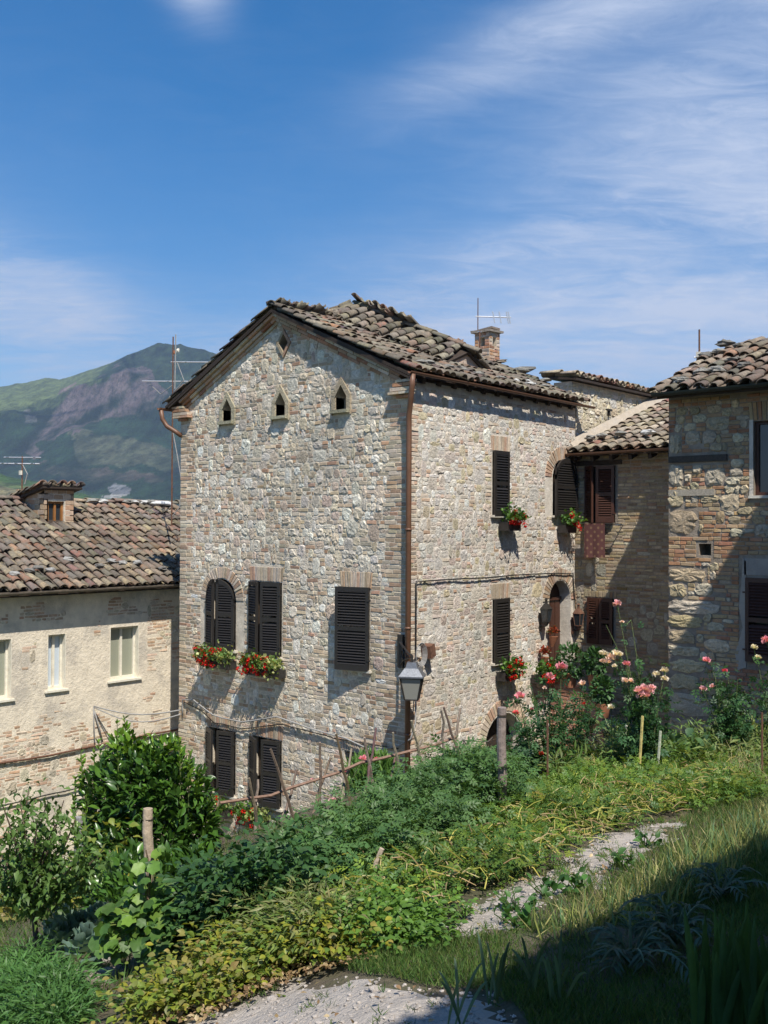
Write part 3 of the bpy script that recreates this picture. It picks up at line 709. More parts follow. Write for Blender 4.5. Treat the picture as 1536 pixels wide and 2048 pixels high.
for k in 'ABCDEF':
    u0, u1, v0, v1 = wins[k]; w = window(FG, u0, u1, v0, v1, house, arch=.40 if k == 'A' else 0)
    hw = (u1-u0)/2
    if k == 'A':
        shutter(w, FG, u0, hw-.004, 1, v0, v1, R(20), M_SHUT, rise=.40, aw=((u0+u1)/2, hw+.002)); shutter(w, FG, u1, hw-.004, -1, v0, v1, R(17), M_SHUT, rise=.40, aw=((u0+u1)/2, hw+.002))
    elif k in 'BDE':
        shutter(w, FG, u0, hw-.004, 1, v0, v1, R({'B': 20, 'D': 24, 'E': 26}[k]), M_SHUT); shutter(w, FG, u1, hw-.004, -1, v0, v1, R({'B': 17, 'D': 13, 'E': 15}[k]), M_SHUT)
    elif k == 'C': shutter(w, FG, u1+.02, .63, -1, v0-.02, v1+.03, R(15), M_SHUT)
    else: shutter(w, FG, u1, .40, -1, v0, v1, R(10), M_SHUT)
M_MORTAR_P = mat('pale_mortar', (.64, .58, .50), rough=.95, var=.2, scale=9, bump=1.0, bscale=45, dist=.015, tint=((.45, .38, .30), 3, .5, .7, .4))
# ---- east side
side_h = {'G': (2.29, 2.75, .22, 1.35), 'H': (4.30, 4.98, .24, 1.32), 'I': (2.31, 2.77, -2.39, -1.28), 'door': (4.18, 4.97, -3.42, -1.02), 'cellar': (2.10, 3.25, -4.9, -3.32)}
s_out = [(0.403, -6.0), (5.13, -6.0), (5.13, 2.36), (0.403, 2.36)]
sh = [rect(*side_h['G']), arch_loop(*side_h['H'], .36), rect(*side_h['I']), arch_loop(*side_h['door'], .39), arch_loop(*side_h['cellar'], .55)]
wall2 = wall_skin(FS, s_out, sh, depth=.30).build('wall', M_MORTAR_P, house)
sv = [rect(2.26, 2.80, .16, 1.66), rect(2.28, 2.82, -2.44, -.98), arch_loop(4.02, 5.13, .18, 1.56, .58), arch_loop(3.94, 5.13, -3.45, -.78, .62), arch_loop(1.88, 3.47, -4.9, -3.10, .78)]
ST_SIDE = [(.72,.67,.60),(.68,.62,.54),(.63,.56,.47),(.68,.60,.52),(.64,.56,.47),(.60,.56,.50),(.58,.50,.34),(.72,.68,.62),(.65,.53,.45),(.70,.65,.57)]
pcs = masonry(FS, 5.13, 7.5, sv, stone=1., rows=(2, 3), cols=(5, 11), qL=0, v0=-5.2, flat=.72, ch=.066, stones=ST_SIDE, bricks=[(.54,.43,.33),(.58,.48,.38),(.52,.38,.28),(.60,.52,.43),(.52,.35,.25)], sd=(.004, .014),
              zones=[([(0, -5.2), (5.2, -5.2), (5.2, -1.0), (0, -1.0)], .6), ([(0, -5.2), (.14, -5.2), (.14, 2.4), (0, 2.4)], .0)]+[([(a, b), (a+.16, b), (a+.16, b+1.2), (a, b+1.2)], 0.) for a in (2.08, 2.84) for b in (.2, -2.4)])
pcs += flat_arch(FS, 2.24, 2.82, 1.36, .27, 10, VS)+flat_arch(FS, 2.26, 2.84, -1.27, .27, 10, VS)
pcs += voussoirs(FS, 4.62, .96, .35, .60, 0.25, math.pi-.02, 22, VS)+voussoirs(FS, 4.575, -1.41, .40, .63, .0, math.pi, 24, VS)+voussoirs(FS, 2.675, -3.87, .58, .80, 0, math.pi, 26, VS)
place_pieces(pcs, wall2, 'house', PM, limit=300)
w = window(FS, *side_h['G'], house, fw=.035); shutter(w, FS, side_h['G'][1]-.01, .47, -1, .20, 1.36, R(1), M_SHUT, off=.03)
w = window(FS, *side_h['I'], house, fw=.035); shutter(w, FS, side_h['I'][1]-.01, .47, -1, -2.41, -1.27, R(1), M_SHUT, off=.03)
u0, u1, v0, v1 = side_h['H']; w = window(FS, u0, u1, v0, v1, house, arch=.36)
shutter(w, FS, 5.05, .80, -1, v0-.02, v1+.02, R(0), M_SHUT, rise=.39, aw=(4.65, .405), off=.075)
# the arched door
u0, u1, v0, v1 = side_h['door']
g = G(); L = arch_loop(u0, u1, v0, v1, .39); g.prism([FS.P(x, y, -.29) for x, y in L], FS.en*.05)
for k in range(4): g.prism([FS.P(x, y, -.24) for x, y in rect(u0+.05+k*.18, u0+.21+k*.18, v0+.02, v1-.38)], FS.en*.012)
g.prism([FS.P(x, y, -.24) for x, y in rect(u0, u1, v1-.40, v1-.34)], FS.en*.04)
d = g.build('door', M_SHUTB, house); g = G(); g.tube([FS.P(u0+.1, -2.4, -.22), FS.P(u0+.1, -2.4, -.17), FS.P(u0+.2, -2.4, -.17)], .012); g.build('handle', M_DARKM, d)
g = G(); g.prism([FS.P(x, y, -.29) for x, y in arch_loop(*side_h['cellar'], .55)], FS.en*.04)
for q in np.linspace(2.16, 3.15, 7): g.prism([FS.P(x, y, -.25) for x, y in rect(q, q+.11, -4.85, -3.95)], FS.en*.012)
g.prism([FS.P(x, y, -.25) for x, y in rect(2.1, 3.25, -3.93, -3.83)], FS.en*.05); g.build('cellar_door', M_WOOD_D, house)
# hidden sides and back
g = G(); g.box((X0+.001, YG+.41, -8.2), (X0+.4, YB, 2.3)); g.box((X0+.4, YB-.4, -8.2), (X1-.41, YB, 2.3)); g.prism([(X0+.4, YB-.2, 2.3), (X1-.41, YB-.2, 2.3), (-13.32, YB-.2, 3.6)], (0, .2, 0)); g.build('rear_wall', M_MORTAR, house)
# ---- roof
RX, EZ, RZ = -13.32, 2.38, 3.89; EXR, EXL = -10.10, -16.42; EZR = 2.44; YF, YR = 12.13, 17.62
g = G()
g.prism([(EXR, YF, EZR), (RX, YF, RZ), (RX, YF, RZ-.05), (EXR, YF, EZR-.05)], (0, YR-YF, 0), (.05, .04, .03))
g.prism([(EXL, YF, EZ), (RX-.001, YF, RZ), (RX-.001, YF, RZ-.05), (EXL, YF, EZ-.05)], (0, YR-YF, 0), (.05, .04, .03))
roof = g.build('roof', M_WOOD_D, house)
g = G()
for y in np.arange(YF+.45, YR-.1, .42):
    g.beam((EXR-.05, y, EZR-.09), (RX, y, RZ-.10), .08, .08)
rf = g.build('rafters', M_WOOD_D, house, kind='stuff')
mR = (RZ-EZ)/(EXR-RX)*-1; sR = np.array((RX-EXR, 0, RZ-EZR)); LR = np.linalg.norm(sR); sL = np.array((RX-EXL, 0, RZ-EZ)); LLs = np.linalg.norm(sL)
# right slope: the field outside the raised part
tl = tiles((EXR, YF+.06, EZR), (0, 1, 0), sR, YR-YF-.1, LR, pitch=.198, step=.33, cover_tip=.075, pan_tip=-.03, red=.10, jit=1.3,
           poly=[(-.1, -.1), (5.6, -.1), (5.6, LR), (3.25, LR), (3.35, 1.25), (2.15, 1.25), (1.65, LR), (-.1, LR)])
tl += tiles((EXL, YR-.06, EZ), (0, -1, 0), sL, YR-YF-.1, LLs, pitch=.198, step=.33, cover_tip=.06, red=.1)
# ridge tiles
for y in np.arange(YF-.02, YR-.3, .36):
    if 13.9 < y < 15.0: continue
    sh_, f = COV; a = rng.normal(0, .03); v = np.column_stack([sh_[:, 0]*1.25, sh_[:, 1], sh_[:, 2]*1.2])
    tl.append(('tile', .05, (np.array((RX, y, RZ+.075+rng.normal(0, .005)))+v*np.array((1, 1, 1))+np.column_stack([v[:, 1]*a, v[:, 1]*0, v[:, 1]*0]), f, pick(TL_GREY))))
# raised part, a saddle running down the slope
Ra, Rb = np.array((-13.35, 14.28, 4.30)), np.array((-10.98, 14.93, 3.24))
def mz(x): return EZR+(EXR-x)*(RZ-EZR)/(EXR-RX)
Fa, Fb = np.array((-13.35, 13.42, mz(-13.35)+.08)), np.array((-10.98, 14.12, mz(-10.98)+.06))
Ga, Gb = np.array((-13.35, 15.10, mz(-13.35)+.08)), np.array((-10.98, 15.60, mz(-10.98)+.06))
g = G()
for a, b, c, d in ((Fa, Fb, Rb, Ra), (Gb, Ga, Ra, Rb)):
    nn = np.cross(b-a, d-a); nn /= np.linalg.norm(nn); g.prism([a, b, c, d], -nn*.05 if nn[2] > 0 else nn*.05, (.06, .05, .04))
g.build('raised_roof', M_WOOD_D, house)
g = G(); x = -11.04; g.prism([(x, 14.16, mz(x)-.05), (x, 15.56, mz(x)-.05), (x, 15.56, mz(x)+.05), (x, 14.93, 3.20), (x, 14.16, mz(x)+.05)], (-.15, 0, 0), (.52, .40, .32)); g.prism([(-13.33, 13.5, 3.6), (-13.33, 15.05, 3.6), (-13.33, 14.28, 4.22)], (-.1, 0, 0), (.5, .4, .3))
pw_ = g.build('raised_gable', M_PLASTER, house, kind='stuff')
def slope_tiles(A, B, C, D, **k):
    """foot A->B, ridge D->C: tiles climb from the foot line to the ridge line"""
    e = (B-A)/np.linalg.norm(B-A); up = D-A; s = up-e*np.dot(up, e); s /= np.linalg.norm(s)
    q = [(np.dot(p-A, e), np.dot(p-A, s)) for p in (A, B, C, D)]
    w = max(p[0] for p in q); h = max(p[1] for p in q); q[0] = (q[0][0], -.2); q[1] = (q[1][0]+.05, -.2)
    return tiles(A, e, s, w, h, poly=q, **k)
tl += slope_tiles(Fa, Fb, Rb, Ra, pitch=.215, step=.27, red=.08, jit=1.3, size=1.05)
tl += [('tile', .05, (p[2][0], p[2][1], p[2][2])) for p in slope_tiles(Gb, Ga, Ra, Rb, pitch=.215, step=.30, red=.06, jit=1.5)]
for t in np.linspace(.10, 1, 8):
    c = Ra+(Rb-Ra)*t; d = (Rb-Ra)/np.linalg.norm(Rb-Ra); sdv = np.array((-d[1], d[0], 0)); sdv /= np.linalg.norm(sdv); u = np.cross(sdv, d)*-1
    if u[2] < 0: u = -u
    sh_, f = COV; v = c+np.outer(sh_[:, 0]*1.2, sdv)-np.outer(sh_[:, 1]-.2, d)+np.outer(sh_[:, 2]*1.15+.06+rng.normal(0, .008), u)
    tl.append(('tile', .06, (v, f, pick(TL_GREY))))
place_pieces(tl, roof, 'house', PM, limit=300)
# gutter and downpipe on the east side; a gap is left between tile tips and gutter, so spots of sun reach the wall
def gutter(a, b, r, m, parent, name='gutter', seg=7):
    a, b = np.array(a, float), np.array(b, float); d = b-a; s = np.cross(d/np.linalg.norm(d), (0, 0, 1)); g = G(); v = []
    for p in (a, b):
        for rr in (r, r-.008):
            for k in range(seg+1): q = math.pi*k/seg; v.append(p-s*math.cos(q)*rr-np.array((0, 0, 1))*math.sin(q)*rr)
    n = seg+1; f = []
    for k in range(seg): f += [(k, k+1, 2*n+k+1, 2*n+k), (n+k+1, n+k, 3*n+k, 3*n+k+1), (k+1, k, n+k, n+k+1), (2*n+k, 2*n+k+1, 3*n+k+1, 3*n+k)]
    f += [(0, 2*n, 3*n, n), (n-1, 2*n-1, 4*n-1, 3*n-1)]
    g.add(v, f); return g.build(name, m, parent, smooth=False)
gutter((-10.0, 12.02, 2.44), (-10.0, 17.78, 2.41), .042, M_COPPER, house)
g = G(); g.tube([(-10.0, 12.10, 2.40), (-10.01, 12.10, 2.22), (-10.07, 12.14, 2.0), (-10.165, 12.21, 1.75), (-10.165, 12.215, 1.5), (-10.165, 12.215, -6.0)], .046, 10, (.2, .09, .05))
for z in (-.06, -1.62, -3.3): g.tube([(-10.165, 12.215, z), (-10.165, 12.215, z+.035)], .055, 10)
g.build('downpipe', M_COPPER, house, smooth=True)
g = G(); gx = -16.46; g.tube([(gx, 12.06, 2.30), (gx, 12.10, 2.12), (gx+.08, 12.15, 1.98), (gx+.30, 12.2, 1.86), (gx+.36, 12.3, 1.78)], .045, 8); g.build('drain_elbow', M_COPPER, house, smooth=True)
gutter((gx, 17.7, 2.34), (gx, 12.0, 2.34), .05, M_COPPER, house)
# brick cornice up both rakes, board and returns
g = G(); g2 = G()
for A, B in (((EXR+.06, EZR-.12), (RX, RZ-.05)), ((EXL+.10, EZ-.05), (RX, RZ-.05))):
    a = np.array((A[0], 0, A[1])); b = np.array((B[0], 0, B[1])); d = b-a; L = np.linalg.norm(d); d /= L; n = np.cross(d, (0, 1, 0)); n = n if n[2] > 0 else -n
    x = .35
    for lay, (dep, dn, hh) in enumerate(((.13, -.035, .055), (.075, -.10, .06), (.03, -.165, .06))):
        x = .30
        while x < L+.02:
            l = rng.uniform(.22, .30); l = min(l, L+.03-x); c = a+d*(x+l/2)+n*dn
            if l > .05: g.obox(c+np.array((0, YG-dep/2+.02, 0)), d*(l/2-.005), (0, dep/2+.02+rng.normal(0, .003), 0), n*(hh/2-.004), pick(BR_TAN if rng.random() < .75 else BR_RED))
            x += l
    g2.obox(a+d*L/2+n*.010+np.array((0, YF+.05, 0)), d*L/2, (0, .05, 0), n*.018, (.05, .04, .03))
g.build('cornice', M_BRICK, house, kind='stuff'); g2.build('verge_board', M_WOOD_D, house)
for sgn, xe in ((1, X1), (-1, X0)):
    g = G()
    for j, (wi, wo, z0_, hh, dep) in enumerate(((.24, .02, 2.07, .05, .06), (.36, .10, 2.125, .045, .13), (.33, .12, 2.175, .065, .115), (.27, .13, 2.245, .06, .12), (.20, .14, 2.31, .05, .125))):
        xa = xe-sgn*wi; xb = xe+sgn*wo; m_ = (xa+xb)/2+rng.normal(0, .02)
        for p_, q_ in ((xa, m_-sgn*.004), (m_+sgn*.004, xb)): g.box((min(p_, q_), YG-dep, z0_), (max(p_, q_), YG+.002, z0_+hh-.008), pick(BR_TAN if j % 3 else BR_RED))
    g.build('kneeler', M_BRICK, house)
# eave cornice under the east gutter
g = G(); g.box((X1-.05, YG+.43, 2.362), (X1+.03, YB-.02, 2.42)); g.build('wall_plate', M_WOOD_D, house)
# verge tiles on the front rakes
# chimney
ch = G(); cx_, cy_ = -12.36, 17.44
bfr = []
for fr, L_ in ((Frame((cx_-.19, cy_-.19, 0), (1, 0, 0), (0, 0, 1), (0, -1, 0)), .38), (Frame((cx_+.19, cy_-.19, 0), (0, 1, 0), (0, 0, 1), (1, 0, 0)), .38)):
    bfr += masonry(fr, L_, .78, [rect(.10, .26, 3.82, 4.02)], stone=0, v0=3.34, ch=.07, flat=0, bricks=[(.46,.27,.17),(.50,.36,.26),(.52,.44,.36),(.42,.22,.13)], blen=(5, 11))
ch.box((cx_-.188, cy_-.188, 3.25), (cx_+.188, cy_+.19, 3.82)); ch.box((cx_-.188, cy_-.188, 4.02), (cx_+.188, cy_+.19, 4.12))
for a, b in ((-.188, -.188), (.07, -.188), (-.188, .07), (.07, .07)): ch.box((cx_+a, cy_+b, 3.82), (cx_+a+.118, cy_+b+.118, 4.02))
chim = ch.build('chimney', M_MORTAR, house); place_pieces(bfr, chim, 'chim', PM, limit=40)
g = G(); g.obox((cx_, cy_, 4.142), (.25, 0, .0), (0, .25, .01), (0, 0, .022), (.3, .26, .22)); g.obox((cx_+.02, cy_, 4.187), (.2, 0, .02), (0, .16, 0), (0, 0, .022), (.25, .2, .16)); g.obox((cx_-.1, cy_-.05, 4.176), (.22, .02, .0), (0, .1, 0), (0, 0, .012), (.2, .16, .13)); g.build('chimney_cap', M_STONE, chim)

# ================================================================== cable fastened round the corner etc. come later
# ================================================================== link house
FL = Frame((X1, YB, 0), (1, 0, 0), (0, 0, 1), (0, -1, 0))
link = empty('brick_house', (-8.6, 19, -4.6), 'narrow tan brick house in the corner with brown louvred shutters', 'house')
lo_ = [(0, -5.2), (4.3, -5.2), (4.3, 1.50), (0, 1.50)]
lw = {'a': (.27, .88, .10, 1.20), 'b': (.31, .85, -2.25, -1.36)}
lwall = wall_skin(FL, lo_, [rect(*lw['a']), rect(*lw['b'])], depth=.22).build('wall', M_MORTAR_D, link)
BR_L = [(.44,.34,.20),(.40,.30,.17),(.46,.37,.24),(.38,.24,.14),(.42,.33,.21),(.47,.38,.26),(.34,.26,.17)]
pcs = masonry(FL, 4.3, 6.6, [rect(.20, .95, .02, 1.34), rect(.26, .90, -2.3, -1.24)], stone=.0, ch=.062, v0=-5.1, flat=.05, bricks=BR_L, stones=[(.48,.44,.34),(.5,.43,.3),(.42,.38,.3)],
              zones=[([(0, -3.4), (.5, -3.4), (.5, -.35), (0, -.35)], .35), ([(1.0, -3), (2.2, -3), (2.2, -1.4), (1.0, -1.4)], .3)], blen=(7, 14), qL=0)
pcs += flat_arch(FL, .22, .92, -1.35, .12, 9, BR_L)
place_pieces(pcs, lwall, 'link', PM, limit=300)
w = window(FL, *lw['a'], link, fw=.03, sill=False); shutter(w, FL, lw['a'][0], .30, 1, .10, 1.20, R(34), M_SHUTB); shutter(w, FL, lw['a'][1], .36, -1, .10, 1.20, R(12), M_SHUTB)
g = G(); g.box(FL.P(.0, 1.22, -.1), FL.P(1.02, 1.31, .03)); g.build('lintel', M_WOOD_D, link)
w = window(FL, *lw['b'], link, fw=.03, sill=False); shutter(w, FL, lw['b'][0], .27, 1, -2.25, -1.36, R(6), M_SHUTB); shutter(w, FL, lw['b'][1], .27, -1, -2.25, -1.36, R(6), M_SHUTB)
for u in (.16, 1.05):
    g = G(); g.tube([FL.P(u, .06, -.02), FL.P(u, .06, .2)], .012); g.tube([FL.P(u-.05, .06, .2), FL.P(u+.05, .06, .2)], .012); g.build('rail_bracket', M_ZINC, link)
g = G(); g.tube([FL.P(.1, .075, .19), FL.P(1.12, .075, .19)], .012); g.build('rail', M_DARKM, link)
E0, E1 = np.array((-10.27, 17.15, 1.44)), np.array((-6.8, 17.15, 1.44)); sl = np.array((0, 1, .335)); sl /= np.linalg.norm(sl); LL = 4.9
g = G(); g.prism([E0, E1, E1-np.array((0, 0, .06)), E0-np.array((0, 0, .06))], sl*LL); lroof = g.build('roof', M_WOOD_D, link)
g = G(); [g.beam((x, 17.17, 1.33), (x, 18.6, 1.33+.335*1.43), .07, .09) for x in np.arange(-10.1, -7, .4)]; g.build('rafters', M_WOOD_D, link, kind='stuff')
place_pieces(tiles(E0, (1, 0, 0), sl, 3.4, LL, pitch=.235, step=.34, red=.22, size=1.12, tones=[(.32,.25,.18),(.38,.31,.23),(.26,.20,.15),(.34,.24,.17),(.42,.35,.27)], jit=.8, cover_tip=.05), lroof, 'link', PM, limit=300)
gutter((-6.9, 17.06, 1.47), (-10.42, 17.06, 1.44), .05, M_COPPER, link)
g = G(); g.box((-6.6, 17.84, -5.2), (-6.2, 22, 1.5)); g.box((-10.2, 21.7, -5.2), (-6.6, 22, 2.6)); g.build('rear_wall', M_MORTAR_D, link)
# the mortar flashing where the roof meets the rubble wall
g = G(); n_ = np.array((0, -.32, 1)); g.prism([E0+np.array((0, .1, .10)), E0+np.array((.14, .1, .12)), E0+np.array((.02, .1, .28))], sl*4.5, (.42, .36, .29)); g.build('flashing', M_PLASTER, link)

# ================================================================== rubble wall behind
rub = empty('rubble_wall', (-10.6, 19.8, 1), 'pale sunlit rubble wall with a tiled coping, rising behind the brick house roof', 'wall')
FR = Frame((-10.31, 17.46, 0), (0, 1, 0), (0, 0, 1), (1, 0, 0))
rw = wall_skin(FR, rect(0, 5.2, .9, 2.92), [], thick=.42).build('wall', M_MORTAR, rub)
ST_R = [(.62,.57,.44),(.58,.52,.38),(.66,.61,.50),(.54,.47,.33),(.60,.57,.50),(.64,.56,.42)]
place_pieces(masonry(FR, 5.2, 1.98, [], stone=1., v0=.92, rows=(2, 3), cols=(5, 13), ch=.07, stones=ST_R, bricks=ST_R, flat=.75, sd=(.010, .026)), rw, 'rub', PM, limit=300)
FR2 = Frame((-10.73, 17.46, 0), (1, 0, 0), (0, 0, 1), (0, -1, 0))
place_pieces(masonry(FR2, .42, .5, [], stone=1., v0=2.42, stones=ST_R, flat=.8), rw, 'rub2', PM, limit=0)
g = G(); g.prism([(-10.17, 17.38, 2.97), (-10.17, 22.7, 2.97), (-10.85, 22.7, 3.05), (-10.85, 17.38, 3.05)], (0, 0, -.045)); rr_ = g.build('roof', M_WOOD_D, rub)
place_pieces(tiles((-10.19, 17.42, 2.97), (0, 1, 0), np.array((-1, 0, .115)), 5.2, .45, pitch=.235, step=.34, red=.25, size=1.1, jit=.8, tones=[(.34,.28,.20),(.40,.33,.24),(.28,.23,.17)]), rr_, 'rub', PM, limit=300)
for yy, zz_ in ((18.9, 2.45), (19.1, 1.98)):
    g = G(); g.box((-10.31, yy-.09, zz_), (-10.24, yy+.09, zz_+.04)); g.box((-10.31, yy-.02, zz_-.1), (-10.25, yy+.02, zz_)); g.build('iron_tie', M_DARKM, rub)

# ================================================================== right house
FRH = Frame((-7.11, 15.03, 0), (1, 0, 0), (0, 0, 1), (0, -1, 0))
rh = empty('corner_house', (-4.4, 17, -4.6), 'weathered house of big sandstones and red brick, shaded, nearest on that side', 'house')
rwn = {'a': (1.36, 2.15, .50, 1.62), 'b': (1.27, 2.15, -2.0, -.74)}
rwall = wall_skin(FRH, rect(0, 6.0, -5.0, 2.08), [rect(*rwn['a']), rect(*rwn['b']), rect(.50, .70, -.42, -.24)], depth=.26).build('wall', M_MORTAR_D, rh)
SST = [(.54,.45,.29),(.58,.49,.33),(.48,.39,.25),(.50,.44,.33),(.62,.54,.39),(.44,.35,.22),(.56,.49,.38)]
RBR = [(.42,.24,.13),(.45,.29,.16),(.38,.20,.11),(.42,.31,.19),(.36,.18,.10),(.46,.33,.20)]
bigq = []
for v0_, v1_, w_ in ((-4.6, -4.05, .5), (-4.0, -3.45, .9), (-3.4, -3.0, .45), (-2.95, -2.6, .75), (-2.55, -2.3, .5), (-2.27, -2.05, .62), (-2.02, -1.85, .5), (-1.82, -1.6, .42), (-1.57, -1.37, .55), (-1.34, -1.12, .82), (-1.09, -.88, .3), (-.85, -.62, .6), (-.1, .28, .46), (.32, .62, .26), (.66, 1.0, .24), (1.18, 1.5, .22)):
    bigq.append(('stone', w_*(v1_-v0_), piece_stone(FRH, w_/2+.004, (v0_+v1_)/2, w_-.02, v1_-v0_-.02, .024, pick(SST), n=18, pw=5)))
bq_void = [rect(0, p[2][0][:, 0].max()+7.11+.01, p[2][0][:, 2].min()-.01, p[2][0][:, 2].max()+.01) for p in bigq]
rv = [rect(1.30, 2.2, .42, 1.92), rect(1.15, 2.3, -2.1, -.38), rect(.46, .74, -.46, -.2), rect(0, .98, 1.02, 1.16), rect(0, .78, .50, .62)]+bq_void
pcs = bigq+masonry(FRH, 6.0, 7.0, rv, stone=.0, v0=-4.95, rows=(2, 3), cols=(6, 14), ch=.066, stones=SST, bricks=RBR, flat=.10, sd=(.012, .028), bd=(.004, .015), skip=.02,
        zones=[([(0, -.2), (1.25, .0), (1.25, 2.1), (0, 2.1)], .8), ([(0, -5), (.9, -5), (.7, -.6), (0, -.6)], .8), ([(.9, -.2), (1.4, -.2), (1.4, .4), (.9, .4)], .8), ([(0, -4.9), (4, -4.9), (4, -3.0), (0, -3.0)], .7)], pw=3.2)
pcs += flat_arch(FRH, 1.30, 2.25, 1.63, .28, 14, RBR)
place_pieces(pcs, rwall, 'rh', PM, limit=300)
g = G(); g.box(FRH.P(.01, 1.04, -.1), FRH.P(.96, 1.14, .035), (.07, .06, .05)); g.build('timber_lintel', M_WOOD, rh)
g = G(); g.box(FRH.P(.01, .51, -.1), FRH.P(.76, .61, .03), (.36, .32, .26)); g.build('timber_lintel', M_WOOD, rh)
g = G(); g.box(FRH.P(1.22, -.70, -.1), FRH.P(2.25, -.45, .012), (.34, .31, .28)); g.build('lintel', M_PLASTER, rh)
w = window(FRH, *rwn['a'], rh, frame_m=M_SHUTB, depth=.12, sill=True, sill_out=.05, sill_m=M_BRICK); w.name = 'window'
g = G(); g.box(FRH.P(1.30, .48, -.02), FRH.P(1.36, 1.64, .012), (.6, .56, .50)); g.build('plaster_reveal', M_PLASTER, rh)
w = window(FRH, *rwn['b'], rh, depth=.12, sill=False); shutter(w, FRH, rwn['b'][0]-.02, .44, 1, -2.0, -.74, R(2), M_SHUTB, off=.01); shutter(w, FRH, rwn['b'][1]+.02, .44, -1, -2.0, -.74, R(2), M_SHUTB, off=.01)
g = G(); g.prism([FRH.P(x, y, -.02) for x, y in ((1.12, -2.15), (1.25, -2.1), (1.25, -.5), (1.2, -.45), (1.18, -.8), (1.14, -1.2), (1.2, -1.5), (1.08, -1.9))], FRH.en*.032, (.42, .38, .33)); g.build('plaster_patch', M_PLASTER, rh)
g = G(); g.box((-7.11, 15.44, -5.0), (-6.7, 20.6, 2.08)); g.box((-6.7, 20.2, -5), (-1.11, 20.6, 2.08)); g.box((-1.5, 15.44, -5), (-1.11, 20.2, 2.08)); g.prism([(-7.11, 15.1, 2.08), (-7.11, 20.5, 2.08), (-7.11, 17.6, 3.05)], (.4, 0, 0)); g.build('rear_wall', M_MORTAR_D, rh)
A0, A1 = np.array((-7.16, 14.72, 2.10)), np.array((-1.0, 14.72, 2.10)); slr = np.array((0, 1, .40)); slr /= np.linalg.norm(slr); Lr = 3.05
g = G(); g.prism([A0, A1, A1-np.array((0, 0, .07)), A0-np.array((0, 0, .07))], slr*Lr, (.3,.2,.1)); top_ = A0+slr*Lr
g.prism([top_, top_+np.array((6.26, 0, 0)), top_+np.array((6.26, 0, -.07)), top_-np.array((0, 0, .07))], np.array((0, 1, -.40))*2.9); rroof = g.build('roof', M_WOOD_D, rh)
pl = [(-.05, -.2), (6.3, -.2), (6.3, Lr), (.35, Lr), (-.02, 1.9), (-.2, .8)]
place_pieces(tiles(A0, (1, 0, 0), slr, 6.3, Lr, pitch=.245, step=.31, red=.08, size=1.12, jit=1.6, cover_tip=.10, pan_tip=.05, tones=[(.20,.155,.12),(.26,.20,.155),(.17,.14,.11),(.24,.16,.12),(.30,.245,.19)], poly=pl), rroof, 'rh', PM, limit=300)
gutter((-1.0, 14.64, 2.14), (-7.20, 14.64, 2.12), .06, mat('dark_green_metal', (.02, .028, .026), rough=.45, var=.15, bump=0), rh)

# ================================================================== left building
FLB = Frame((-17.58, 5.5, 0), (0, 1, 0), (0, 0, 1), (1, 0, 0)); ly = lambda y: y-5.5
lb = empty('plastered_house', (-19.5, 12, -8), 'low long house with peeling cream plaster over brick and white framed windows', 'house')
lwn = [(ly(8.75), ly(9.55), -3.24, -2.13), (ly(10.29), ly(10.68), -3.18, -2.12), (ly(11.68), ly(12.37), -3.15, -2.08)]
bw_ = wall_skin(FLB, rect(0, 16, -9.0, -1.36), [rect(*q) for q in lwn], depth=.24)
bw_.t = [np.tile((.74, .65, .52), (len(q), 1)) for q in bw_.t]; lbw = bw_.build('wall', M_PLASTER, lb)
pcs = masonry(FLB, 8.2, 5.5, [rect(a-.22, b+.22, c-.22, d+.25) for a, b, c, d in lwn], stone=.12, v0=-6.9, ch=.064, flat=.2, bricks=[(.56,.40,.29),(.60,.45,.33),(.52,.34,.23),(.62,.50,.38)], stones=[(.62,.55,.43),(.58,.5,.37)], bd=(.0, .007), sd=(.004, .014), minrun=3)
from mathutils import noise as mno
keep = []
for p in pcs:
    c = p[2][0].mean(0); nz = mno.noise((c[1]*.85, c[2]*.75, 3.3))+.5*mno.noise((c[1]*3, c[2]*3.4, 9.3))+.25*mno.noise((c[1]*9, c[2]*9, 4.3))
    low_ = (c[2] < -3.6)*.16+(c[2] < -4.6)*.10
    if nz > .15-low_ and not (p[0] == 'stone' and nz < .22): keep.append(p)
place_pieces(keep, lbw, 'lb', PM, limit=300)
for i, (a, b, c, d) in enumerate(lwn):
    w = window(FLB, a, b, c, d, lb, depth=.17, frame_m=M_WHITE, pane_m=[M_CURT, M_CURTB, M_CURT][i], fw=.05, sill_out=.05, sill_m=M_WHITE)
    g = G()
    for q in (rect(a-.001, a+.012, c, d), rect(b-.012, b+.001, c, d)): g.prism([FLB.P(x, y, -.125) for x, y in q], FLB.en*.13, (.72, .67, .56))
    g.build('reveal', M_WHITE, w)
EL = np.array((-17.30, 5.3, -1.26)); sll = np.array((-1, 0, .46)); sll /= np.linalg.norm(sll); LLb = 4.15
g = G(); g.prism([EL, EL+np.array((0, 17, 0)), EL+np.array((0, 17, -.06)), EL+np.array((0, 0, -.06))], sll*LLb); tp = EL+sll*LLb
g.prism([tp, tp+np.array((0, 17, 0)), tp+np.array((0, 17, -.06)), tp+np.array((0, 0, -.06))], np.array((-1, 0, -.45))*3.6)
lbr = g.build('roof', M_WOOD_D, lb)
LT = [(.20,.15,.11),(.23,.18,.13),(.165,.13,.10),(.26,.20,.15),(.23,.15,.11),(.34,.27,.18),(.18,.155,.125)]
dpoly = [(-.2, -.2), (17, -.2), (17, LLb), (7.25, LLb), (7.22, 2.95), (6.3, 2.95), (6.3, LLb), (-.2, LLb)]
